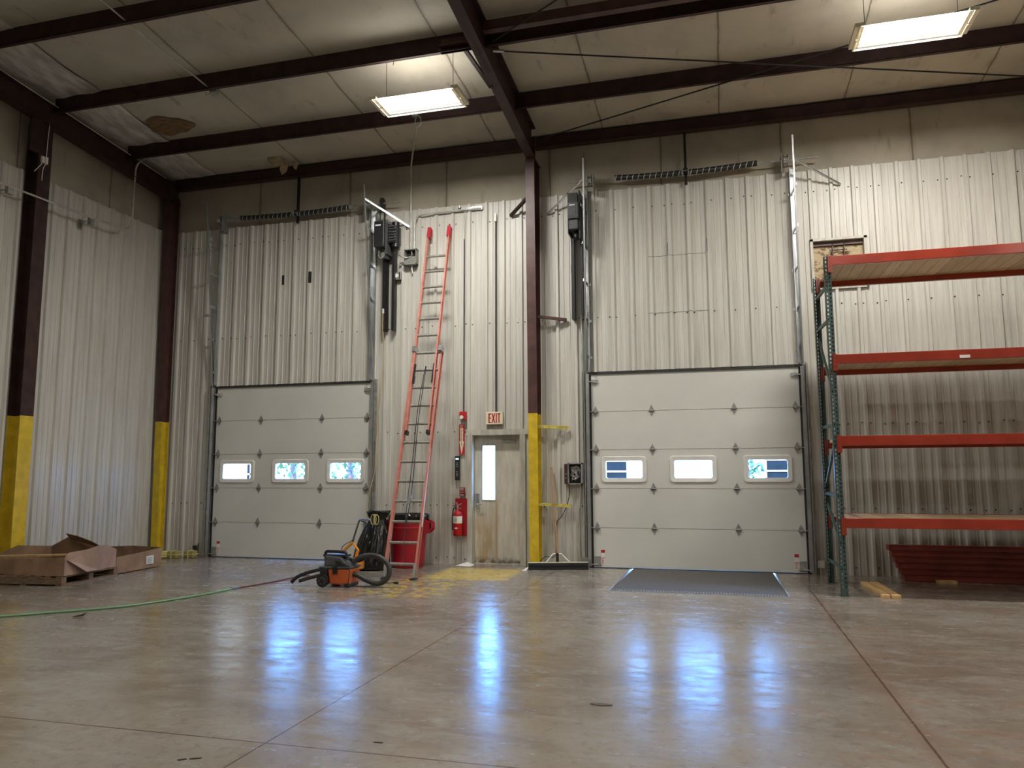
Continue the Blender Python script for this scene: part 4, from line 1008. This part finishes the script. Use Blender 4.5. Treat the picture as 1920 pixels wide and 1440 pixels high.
for i in range(rings + 1):
    z = .88 * i / rings; r = pr(z); cx = 3.61 + .08 * (z / .88) ** 1.5; cy = -1.0 + .1 * z
    for k in range(N):
        a = 2 * PI * k / N
        f = 1 + (.015 + .05 * z) * math.sin(9 * a + 2.2 * math.sin(z * 5)) + (.015 + .03 * z) * math.sin(19 * a + 3 * z + math.sin(z * 9)) + .022 * math.sin(15 * a - 17 * z) * math.sin(z * 14 + 3 * a)
        vs.append((cx + r * f * math.cos(a) * (1.0 if z < .8 else 1.2), cy + r * f * math.sin(a) * .8, z + (.02 * math.sin(3 * a) if i == rings else 0)))
b.add(vs, [(i * N + k, i * N + (k + 1) % N, (i + 1) * N + (k + 1) % N, (i + 1) * N + k) for i in range(rings) for k in range(N)], True)
b.add(vs[:N], [tuple(range(N))]); b.add(vs[-N:], [tuple(range(N))])
b.obj('bag_body', 'copper_bag', t)
b = MB()
for dx, w_ in ((-.035, .035), (.03, .035), (0, .02)):
    cx = 3.73 + dx; b.tube([(cx + w_ * math.cos(a), -1.13 + .01 * dx, .77 + .075 * math.sin(a)) for a in [2 * PI * q / 14 for q in range(14)]], .005, 5, closed=True)
b.box(3.705, 3.755, -1.13, -1.12, .83, .85); b.obj('tie_string', 'tape', t)

# ------------------------------------------------------------------ wet/dry vacuum
t = thing('shop_vacuum', 'orange and black wheeled shop vacuum with curled hose on the floor', 'vacuum', (3.95, -2.75, 0), )
VX, VY = 3.97, -2.68
b = MB()
def taper(mb, x0, x1, y0, y1, z0, z1, e):
    mb.add([(x0 + e, y0 + e, z0), (x1 - e, y0 + e, z0), (x1 - e, y1 - e, z0), (x0 + e, y1 - e, z0), (x0, y0, z1), (x1, y0, z1), (x1, y1, z1), (x0, y1, z1)],
           [(0, 3, 2, 1), (4, 5, 6, 7), (0, 1, 5, 4), (1, 2, 6, 5), (2, 3, 7, 6), (3, 0, 4, 7)])
taper(b, VX - .10, VX + .215, VY - .16, VY + .16, .03, .235, .02); b.obj('drum', 'orange', t, bevel=.02)
b = MB(); taper(b, VX - .22, VX - .10, VY - .165, VY + .16, .03, .24, .01); b.box(VX + .13, VX + .2, VY - .15, VY + .15, 0, .05); b.obj('wheel_housing', 'black_plastic', t, bevel=.015)
b = MB(); b.box(VX - .225, VX + .222, VY - .17, VY + .17, .235, .262); b.obj('lid_rim', 'charcoal', t, bevel=.01)
b = MB(); b.add([(VX - .17, VY - .14, .262), (VX + .21, VY - .14, .262), (VX + .21, VY + .14, .262), (VX - .17, VY + .14, .262), (VX - .17, VY - .12, .40), (VX + .06, VY - .12, .385), (VX + .06, VY + .12, .385), (VX - .17, VY + .12, .40)],
                [(0, 3, 2, 1), (4, 5, 6, 7), (0, 1, 5, 4), (1, 2, 6, 5), (2, 3, 7, 6), (3, 0, 4, 7)]); b.obj('motor_head', 'charcoal', t, bevel=.02)
b = MB()
for k in range(8): b.box(VX - .0 + .018 * k, VX + .008 + .018 * k, VY - .143, VY - .12, .285, .34 - .006 * k)
b.obj('vent_slots', 'black', t)
b = MB(); b.tube(smooth_path([(VX - .19, VY - .03, .30), (VX - .20, VY - .03, .43), (VX - .12, VY - .03, .445), (VX + .05, VY - .03, .44), (VX + .10, VY - .03, .425), (VX + .11, VY - .03, .37)]), .02, 8).box(VX - .2, VX + .13, VY - .1, VY + .05, .385, .41); b.obj('carry_handle', 'black_plastic', t)
b = MB(); b.box(VX - .02, VX + .05, VY - .185, VY - .165, .17, .265); b.obj('drum_latch', 'black', t, bevel=.006)
for yy_ in (VY - .20, VY + .17):
    b = MB(); b.cyl((VX - .155, yy_, .082), (VX - .155, yy_ + .035, .082), .082, 24); w = b.obj('wheel', 'rubber', t)
    b = MB(); b.cyl((VX - .155, yy_ - .006, .082), (VX - .155, yy_, .082), .055, 20); b.obj('wheel_hub', 'charcoal', w)
    b = MB()
    for q in range(5):
        a = 2 * PI * q / 5; b.beam((VX - .155, yy_ - .009, .082), (VX - .155 + .05 * math.cos(a), yy_ - .009, .082 + .05 * math.sin(a)), .012, .008, up=(0, 1, 0))
    b.obj('wheel_spoke', 'black', w)
b = MB(); hp = smooth_path([(VX + .20, VY - .02, .31), (VX + .28, VY, .37), (VX + .42, VY + .02, .40), (VX + .57, VY + .02, .375), (VX + .69, VY + .0, .285), (VX + .715, VY - .02, .17), (VX + .66, VY - .04, .085), (VX + .55, VY - .05, .05), (VX + .40, VY - .04, .09), (VX + .28, VY - .03, .14), (VX + .16, VY - .02, .165)], 12)
b.tube(hp, [.035 if i % 2 else .031 for i in range(len(hp))], 12); b.obj('hose', 'hose_grey', t)
b = MB(); b.tube([(VX + .12, VY + .04, .34), (VX + .25, VY + .03, .32), (VX + .36, VY + .02, .36)], .022, 10); b.obj('hose_coupling', 'black_plastic', t)
b = MB(); b.tube(smooth_path([(3.36, -2.86, .045), (3.43, -2.86, .11), (3.55, -2.84, .165), (3.74, -2.80, .215), (3.80, -2.78, .22)]), .024, 10); b.obj('wand', 'black_plastic', t)
b = MB(); b.tube([(3.49, -2.89, .07), (3.60, -2.87, .105), (3.78, -2.82, .15)], .024, 10); b.obj('wand', 'black_plastic', t)
b = MB(); b.tube(smooth_path([(VX + .12, VY - .15, .36), (VX + .22, VY - .18, .28), (VX + .23, VY - .2, .12), (VX + .20, VY - .16, .02), (VX + .26, VY - .05, .008), (4.38, -2.72, .008), (4.45, -2.45, .008), (4.56, -2.33, .008), (4.62, -2.35, .008)]), .006, 6); b.obj('power_cord', 'black', t)
MB().box(4.60, 4.66, -2.37, -2.33, .002, .025).obj('plug', 'black', t)

# walk-behind machine behind the vacuum
t = thing('wheeled_machine', 'orange wheeled machine with folding black handle behind the shop vacuum', 'machine', (3.7, -1.8, 0))
b = MB(); b.box(3.70, 3.83, -1.90, -1.66, .10, .26); b.box(3.55, 3.75, -1.85, -1.68, .08, .20); b.obj('machine_body', 'orange_yellow', t, bevel=.015)
b = MB(); b.beam((3.50, -1.8, .20), (3.535, -1.8, .33), .045, .02).beam((3.53, -1.8, .325), (3.70, -1.8, .485), .045, .03).beam((3.70, -1.8, .485), (3.79, -1.8, .375), .04, .015).beam((3.79, -1.8, .38), (3.75, -1.8, .24), .04, .03); b.obj('folding_frame', 'orange_yellow', t)
b = MB(); b.tube([(3.70, -1.8, .47), (3.715, -1.8, .54), (3.785, -1.79, .77), (3.80, -1.78, .805), (3.83, -1.78, .812)], .014, 8); b.obj('handle_shaft', 'charcoal', t)
b = MB(); b.box(3.80, 3.96, -1.81, -1.75, .795, .825); b.obj('handle_bar', 'blue_bar', t, bevel=.008)
b = MB(); b.tube(smooth_path([(3.715, -1.8, .53), (3.66, -1.8, .49), (3.58, -1.8, .45), (3.53, -1.8, .40), (3.525, -1.8, .30)]), .005, 6).tube(smooth_path([(3.82, -1.79, .79), (3.88, -1.79, .77), (3.905, -1.79, .74)]), .008, 6); b.obj('control_cable', 'black', t)
for x, y in ((3.80, -1.98), (3.60, -1.60)):
    b = MB(); b.tube([(x + .075 * math.cos(a), y, .087 + .075 * math.sin(a)) for a in [2 * PI * q / 20 for q in range(20)]], .012, 8, closed=True); w = b.obj('wheel', 'rubber', t)
    b = MB(); b.cyl((x, y - .012, .087), (x, y + .012, .087), .066, 20); b.obj('wheel_hub', 'orange_yellow', w)
MB().cyl((3.60, -1.6, .087), (3.60, -1.7, .12), .01, 6).obj('axle', 'black', t); MB().cyl((3.80, -1.98, .087), (3.78, -1.85, .14), .01, 6).obj('axle', 'black', t)

# ------------------------------------------------------------------ floor squeegee
t = thing('floor_squeegee', 'wide floor squeegee with wooden handle standing beside the yellow column base', 'squeegee', (6.44, -.36, 0))
A, Bq = Vector((6.01, -.52, 0)), Vector((6.89, -.26, 0))
b = MB(); b.beam(A + Vector((0, 0, .03)), Bq + Vector((0, 0, .03)), .02, .06); b.obj('rubber_blade', 'rubber', t)
b = MB(); b.beam(A + Vector((0, 0, .085)), Bq + Vector((0, 0, .085)), .045, .05); b.obj('blade_holder', 'black_plastic', t)
b = MB(); b.beam(A + Vector((0, 0, .113)), Bq + Vector((0, 0, .113)), .05, .010); b.obj('top_strip', 'cream', t)
b = MB(); b.tube([(6.27, -.43, .115), (6.37, -.38, .24), (6.49, -.345, .24), (6.61, -.33, .115)], .010, 8); b.obj('wire_bracket', 'white', t)
b = MB(); b.tube([(6.43, -.36, .22), (6.40, -.30, .55), (6.285, -.06, 1.56)], .016, 10); b.obj('handle', 'handle_wood', t)
b = MB(); b.tube([(6.435, -.37, .11), (6.43, -.362, .25)], .022, 10); b.obj('handle_socket', 'black', t)

# ------------------------------------------------------------------ pallet and cardboard trays
t = thing('wooden_pallet', 'worn wooden pallet on the floor under the open cardboard tray', 'pallet', (.40, -3.64, 0), rz=math.radians(7))
# local frame: x to -, y to +
for y in (.0, .53, 1.06):
    b = MB(); b.box(-1.15, 0, y, y + .09, .022, .105); local(b.obj('runner', 'pallet', t), t)
for k in range(7):
    b = MB(); b.box(-1.14 + k * .175, -1.14 + k * .175 + .09 + .0, 0, 1.15, .107, .125); local(b.obj('deck_board', 'pallet', t, bevel=.002), t)
for k in range(3):
    b = MB(); b.box(-1.14 + k * .525, -1.14 + k * .525 + .09, 0, 1.15, 0, .020); local(b.obj('bottom_board', 'pallet', t), t)
def wall_strip(mb, pts, zb, tops, bulge=0):
    vs = []
    for (x, y), z in zip(pts, tops): vs += [(x, y, zb), (x, y, z)]
    mb.add(vs, [(2 * i, 2 * i + 2, 2 * i + 3, 2 * i + 1) for i in range(len(pts) - 1)])
t = thing('cardboard_tray', 'large open cardboard tray lying on the pallet by the side wall', 'cardboard tray', (-.3, -3.1, .13))
z0 = .130
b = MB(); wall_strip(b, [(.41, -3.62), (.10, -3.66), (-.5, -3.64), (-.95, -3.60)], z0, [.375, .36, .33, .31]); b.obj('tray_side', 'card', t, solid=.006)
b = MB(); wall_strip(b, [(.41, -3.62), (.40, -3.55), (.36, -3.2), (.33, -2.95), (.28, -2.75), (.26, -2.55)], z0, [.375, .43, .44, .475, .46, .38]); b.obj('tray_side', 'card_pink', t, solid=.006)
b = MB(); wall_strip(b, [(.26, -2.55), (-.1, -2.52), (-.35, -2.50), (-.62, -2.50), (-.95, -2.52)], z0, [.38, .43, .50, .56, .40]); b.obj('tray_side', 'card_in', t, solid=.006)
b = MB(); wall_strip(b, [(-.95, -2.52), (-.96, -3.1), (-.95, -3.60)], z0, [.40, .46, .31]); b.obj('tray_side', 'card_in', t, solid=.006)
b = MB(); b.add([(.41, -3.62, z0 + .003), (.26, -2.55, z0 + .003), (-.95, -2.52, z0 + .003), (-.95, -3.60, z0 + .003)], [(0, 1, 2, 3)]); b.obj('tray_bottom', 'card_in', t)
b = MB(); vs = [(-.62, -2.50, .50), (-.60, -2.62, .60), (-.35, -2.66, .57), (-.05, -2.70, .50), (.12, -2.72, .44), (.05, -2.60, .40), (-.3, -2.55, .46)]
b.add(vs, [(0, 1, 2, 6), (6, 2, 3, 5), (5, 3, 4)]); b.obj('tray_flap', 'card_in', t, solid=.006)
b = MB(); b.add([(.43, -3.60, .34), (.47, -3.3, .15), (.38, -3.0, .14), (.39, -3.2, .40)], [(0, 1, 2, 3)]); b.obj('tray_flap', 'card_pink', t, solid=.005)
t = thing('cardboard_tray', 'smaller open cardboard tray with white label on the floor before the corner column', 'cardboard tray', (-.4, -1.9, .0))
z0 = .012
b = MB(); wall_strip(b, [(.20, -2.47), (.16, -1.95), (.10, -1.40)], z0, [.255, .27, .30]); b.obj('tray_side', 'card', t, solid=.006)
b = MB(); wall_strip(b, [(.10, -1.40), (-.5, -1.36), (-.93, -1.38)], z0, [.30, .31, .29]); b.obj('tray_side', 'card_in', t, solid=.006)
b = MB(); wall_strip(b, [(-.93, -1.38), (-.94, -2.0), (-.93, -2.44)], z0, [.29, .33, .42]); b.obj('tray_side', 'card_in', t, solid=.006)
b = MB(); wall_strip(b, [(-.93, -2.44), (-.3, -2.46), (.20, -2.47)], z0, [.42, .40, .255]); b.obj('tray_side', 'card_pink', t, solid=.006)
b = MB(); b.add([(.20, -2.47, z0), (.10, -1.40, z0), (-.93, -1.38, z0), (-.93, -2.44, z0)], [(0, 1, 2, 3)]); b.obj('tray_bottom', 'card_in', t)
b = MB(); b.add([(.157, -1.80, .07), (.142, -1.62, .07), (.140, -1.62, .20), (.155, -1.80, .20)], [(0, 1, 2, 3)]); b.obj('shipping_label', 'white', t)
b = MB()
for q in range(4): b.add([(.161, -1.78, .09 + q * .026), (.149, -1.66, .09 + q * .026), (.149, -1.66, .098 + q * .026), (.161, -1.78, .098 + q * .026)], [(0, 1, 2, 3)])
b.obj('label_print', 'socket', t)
b = MB(); b.beam((-1.05, -3.5, .34), (.33, -3.35, .385), .09, .022); tag(b.obj('wood_plank', 'lumber'), 'pale wood plank laid across the cardboard tray on the pallet', 'plank')
for ob, lb in ((None, None),): pass
# strapping bundles in the corner
t = thing('strapping_coil', 'coil of yellow strapping on the floor beside the corner column base', 'strapping coil', (-.74, -.42, 0))
b = MB()
for k in range(4):
    a0 = k * .14; b.tube([(-.72 + .13 * math.cos(a), -.42 + .10 * math.sin(a), .02 + k * .028 + .02 * math.cos(a)) for a in [2 * PI * q / 24 for q in range(24)]], .014, 6, closed=True)
b.obj('coil_turns', 'tape', t)
for x, y, lb in ((-.50, -.36, 'olive bundle tied with yellow strapping next to the strapping coil'), (-.26, -.22, 'olive bundle tied with yellow strapping nearest the left overhead door')):
    t = thing('strapped_bundle', lb, 'bundle', (x, y, 0), group='strapped bundles by the back wall')
    b = MB(); b.box(x - .10, x + .10, y - .07, y + .07, 0, .13); b.obj('bundle_body', 'olive', t, bevel=.02)
    b = MB(); b.box(x - .106, x + .106, y - .076, y + .076, .06, .075).box(x - .01, x + .01, y - .076, y + .076, 0, .136); b.obj('strap', 'tape', t)

# ------------------------------------------------------------------ hose on the floor, debris
t = thing('air_hose', 'long green hose snaking across the concrete toward the shop vacuum', 'hose', (2.2, -5, 0))
b = MB(); b.tube(smooth_path([(.4, -6.6, .012), (1.1, -6.05, .012), (1.63, -5.61, .012), (1.965, -5.276, .012), (2.25, -5.0, .012), (2.46, -4.72, .012), (2.64, -4.25, .012), (2.76, -3.75, .012), (2.81, -3.31, .012)], 6), .011, 8); b.obj('green_hose', 'green_hose', t)
b = MB(); b.tube(smooth_path([(2.815, -3.28, .012), (2.90, -2.95, .012), (2.97, -2.55, .012), (3.0, -2.1, .012), (3.1, -1.95, .012)], 6), .009, 8); b.obj('red_hose', 'red_hose', t)
b = MB(); b.cyl((2.80, -3.36, .016), (2.825, -3.24, .016), .018, 8); b.obj('hose_coupling', 'blue_bar', t)
def scrap(x, y, w, d, label, mat='scrap', rot=0, z=.0):
    b = MB(); n = 9; pts = []
    for k in range(n):
        a = 2 * PI * k / n; r = random.uniform(.45, 1)
        u, v = w * r * math.cos(a), d * r * math.sin(a)
        pts.append((x + u * math.cos(rot) - v * math.sin(rot), y + u * math.sin(rot) + v * math.cos(rot)))
    b.prism(pts, z, z + .004, 'z'); tag(b.obj('floor_debris', mat), label, 'debris', 'debris on the floor')
b = MB()
for a in (.2, .9, -.5):
    b.tube([(2.36, -5.42, .006), (2.42 + .02 * math.cos(a), -5.38, .02), (2.36 + .13 * math.cos(a), -5.42 + .13 * math.sin(a), .03)], [.004, .012, .003], 6)
tag(b.obj('dry_leaf', 'scrap'), 'curled dry brown leaf on the floor near the green hose', 'leaf')
scrap(6.15, -8.53, .03, .012, 'small black scrap at the bottom left of the floor, its larger piece', rot=.5)
scrap(6.21, -8.50, .035, .010, 'small black scrap touching the other one by the front floor joint', rot=.6)
scrap(7.03, -8.04, .035, .008, 'thin black sliver on the floor right of the joint crossing')
scrap(4.40, -3.06, .018, .018, 'tiny black crumb on the floor right of the shop vacuum')
scrap(8.10, -7.05, .10, .03, 'dull grey scuffed patch flake in the middle of the floor', 'plate', rot=-.1, z=.0005)
b = MB(); b.add([(4.74, -.30, .004), (5.02, -.34, .004), (5.0, -.08, .004), (4.88, -.06, .045), (4.76, -.08, .004)], [(0, 1, 3), (1, 2, 3), (0, 3, 4)]); tag(b.obj('paper_scrap', 'white'), 'crumpled white scrap on the floor at the left foot of exit door frame', 'scrap')
b = MB(); b.add([(5.93, -.62, .004), (6.01, -.64, .004), (6.0, -.46, .05), (5.95, -.45, .01)], [(0, 1, 2, 3)]); tag(b.obj('paper_scrap', 'white'), 'small white scrap at the left end of the squeegee', 'scrap')
# torn insulation flaps near the eave above the left door
t = thing('torn_insulation', 'torn flaps of tan insulation facing hanging above the left door centre post', 'insulation', (1.45, -.3, 6.95))
for vs in ([(1.20, -.5, 7.14), (1.45, -.46, 7.15), (1.50, -.42, 7.02), (1.32, -.5, 6.96), (1.24, -.52, 7.05)],
           [(1.44, -.42, 7.14), (1.60, -.40, 7.08), (1.56, -.44, 6.86), (1.48, -.46, 6.80), (1.42, -.44, 6.92)],
           [(1.62, -.36, 7.10), (1.74, -.34, 7.05), (1.72, -.38, 6.90), (1.66, -.38, 6.95)]):
    b = MB(); b.add(vs, [tuple(range(len(vs)))]); b.obj('facing_flap', 'paper', t, solid=.003)
# round light-cord loop on second purlin
t = thing('ceiling_box', 'round steel ceiling box and cord loop on the purlin below the left fixture', 'ceiling box', (4.45, -1.5, 7.0))
b = MB(); b.cyl((4.46, -1.46, 7.03), (4.46, -1.46, 7.07), .06, 14); b.obj('box_shell', 'galv_dull', t)
b = MB(); b.tube([(4.50 + .05 * math.cos(a), -1.45, 6.96 + .09 * math.sin(a)) for a in [2 * PI * q / 16 for q in range(16)]], .005, 5, closed=True); b.obj('cord_loop', 'conduit', t)
t = thing('ceiling_box', 'round steel ceiling box on the purlin above the left wall area with a long conduit', 'ceiling box', (1.76, -2.8, 7.1))
b = MB(); b.cyl((1.78, -2.80, 7.12), (1.78, -2.80, 7.17), .07, 14); b.obj('box_shell', 'galv_dull', t)
b = MB(); b.tube([(1.78, -2.82, 7.15), (1.70, -4.3, 7.26), (1.65, -7.5, 7.50)], .012, 8); b.obj('conduit_run', 'conduit', t)
b = MB(); b.tube(smooth_path([(1.70, -2.86, 7.13), (1.72, -2.9, 7.06), (1.80, -2.9, 7.06), (1.86, -2.86, 7.12)]), .006, 6); b.obj('cord_loop', 'conduit', t)
# stray threads of facing hanging from purlins
for x, y, l, lb in ((4.75, -2.96, .16, 'thin frayed thread hanging from purlin behind the left fixture, leftmost'), (5.15, -2.96, .09, 'thin frayed thread hanging from purlin behind the left fixture, middle'), (5.9, -2.96, .12, 'thin frayed thread hanging beside the middle rafter'), (6.62, -1.46, .14, 'thin dark thread hanging from the purlin right of the middle rafter')):
    z = 6.95 - y / 12
    b = MB(); b.tube([(x, y, z + .005), (x + .01, y, z - l * .5), (x - .005, y, z - l)], .004, 5); tag(b.obj('hanging_thread', 'scrap'), lb, 'thread')
b = MB(); b.tube([(5.42 + .016 * math.cos(a), -2.95, 7.155 + .016 * math.sin(a)) for a in [2 * PI * q / 12 for q in range(12)]], .004, 5, closed=True); tag(b.obj('eye_hook', 'hinge'), 'small ring hook under the purlin above the left fixture', 'hook')

# ------------------------------------------------------------------ outside
b = MB()
for x0, x1, y0, y1 in ((-60, 60, .3, 80),): b.add([(x0, y0, -1.2), (x1, y0, -1.2), (x1, y1, -1.2), (x0, y1, -1.2)], [(0, 1, 2, 3)])
g = b.obj('ground_outside', 'ground'); tag(g, 'sunlit concrete yard outside the doors', 'ground', kind='structure')
def outbuilding(x0, x1, y, zt, wins, label):
    t = thing('building', label, 'building', ((x0 + x1) / 2, y, 0))
    MB().box(x0, x1, y, y + .3, -1.2, zt).obj('building_wall', 'facade', t)  # thin slab, so its side stays out of the window reflections on the floor
    for a, c, z0, z1 in wins:
        MB().box(a, c, y - .03, y, z0, z1).obj('building_window', 'dark_window', t)
        m = MB(); 
        for xx in (a + (c - a) * .33, a + (c - a) * .66): m.box(xx - .02, xx + .02, y - .05, y - .03, z0, z1)
        m.box(a, c, y - .05, y - .03, z0 + (z1 - z0) * .62, z0 + (z1 - z0) * .68)
        m.obj('window_bars', 'facade', t)
outbuilding(3.6, 6.36, 10, 5.9, ((4.6, 6.30, 1.0, 1.80), (3.8, 6.2, 2.5, 5.5)), 'pale outbuilding with dark windows seen through left pane of the right door')  # height and unseen upper dark windows added to narrow the floor reflection
outbuilding(10.08, 13.2, 10, 5.9, ((10.13, 12.9, 1.0, 1.80), (10.2, 12.9, 2.5, 5.5)), 'pale outbuilding with dark windows seen through right pane of the right door')  # upper windows, out of direct view, likewise added to shape the floor reflection
outbuilding(-12, -5.6, 10, 7.5, ((-6.09, -5.7, .9, 1.8),), 'pale outbuilding seen through left pane of the left overhead door')
def tree(x, y, h, r, label, n=420):
    t = thing('tree', label, 'tree', (x, y, 0), group='trees outside the doors')
    MB().tube([(x, y, -1.2), (x + .1, y, h * .5), (x, y, h * .8)], [.16, .11, .04], 8).obj('trunk', 'brown_light', t)
    b = MB()
    for k in range(n):
        a = random.uniform(0, 2 * PI); u = random.uniform(-1, 1); rr = r * random.uniform(.3, 1) ** .5
        c = Vector((x + rr * math.sqrt(1 - u * u) * math.cos(a), y + rr * math.sqrt(1 - u * u) * math.sin(a), h * .55 + rr * u * 1.2)); s_ = random.uniform(.06, .13)
        d1 = Vector((random.uniform(-1, 1), random.uniform(-1, 1), random.uniform(-1, 1))).normalized() * s_; d2 = d1.orthogonal().normalized() * s_ * .6
        b.add([c - d1, c + d2, c + d1, c - d2], [(0, 1, 2, 3)])
    b.obj('foliage', 'leaf', t)
tree(-4.2, 9.5, 2.9, .85, 'leafy tree seen through the middle pane of the left overhead door', 260)
tree(-2.2, 9.5, 2.9, .85, 'leafy tree seen through the right pane of the left overhead door', 340)
tree(9.45, 9.2, 3.0, .55, 'leafy tree seen through the right pane of the right overhead door', 160)

# ------------------------------------------------------------------ world, sun, camera
w = bpy.data.worlds.new('World'); bpy.context.scene.world = w; w.use_nodes = True
bg = w.node_tree.nodes['Background']; bg.inputs[0].default_value = (.125, .385, 1.0, 1); bg.inputs[1].default_value = 31
s = bpy.data.lights.new('sun', 'SUN'); s.energy = 22; s.angle = math.radians(1); s.color = (1, .98, .94)
so = bpy.data.objects.new('sun', s); COL.objects.link(so); so.rotation_euler = (math.radians(42), 0, math.radians(-12))

cam = bpy.data.cameras.new('camera'); co = bpy.data.objects.new('camera', cam); COL.objects.link(co)
F = 1429.95637; cam.sensor_width = 36; cam.sensor_fit = 'HORIZONTAL'; cam.lens = 36 * F / 1920; cam.clip_end = 300
yaw, pit, rol = .26404567, .11741657, -.00354791
r = Vector((math.cos(yaw), math.sin(yaw), 0)); f = Vector((-math.sin(yaw), math.cos(yaw), 0)); u = Vector((0, 0, 1))
f2 = f * math.cos(pit) + u * math.sin(pit); u2 = u * math.cos(pit) - f * math.sin(pit)
r3 = r * math.cos(rol) + u2 * math.sin(rol); u3 = u2 * math.cos(rol) - r * math.sin(rol)
mat = Matrix((r3, u3, -f2)).transposed().to_4x4(); mat.translation = Vector((8.88551822, -12.0773196, 1.46061817))
co.matrix_world = mat
sc = bpy.context.scene; sc.camera = co
sc.view_settings.view_transform = 'Standard'; sc.view_settings.look = 'None'; sc.view_settings.exposure = 0
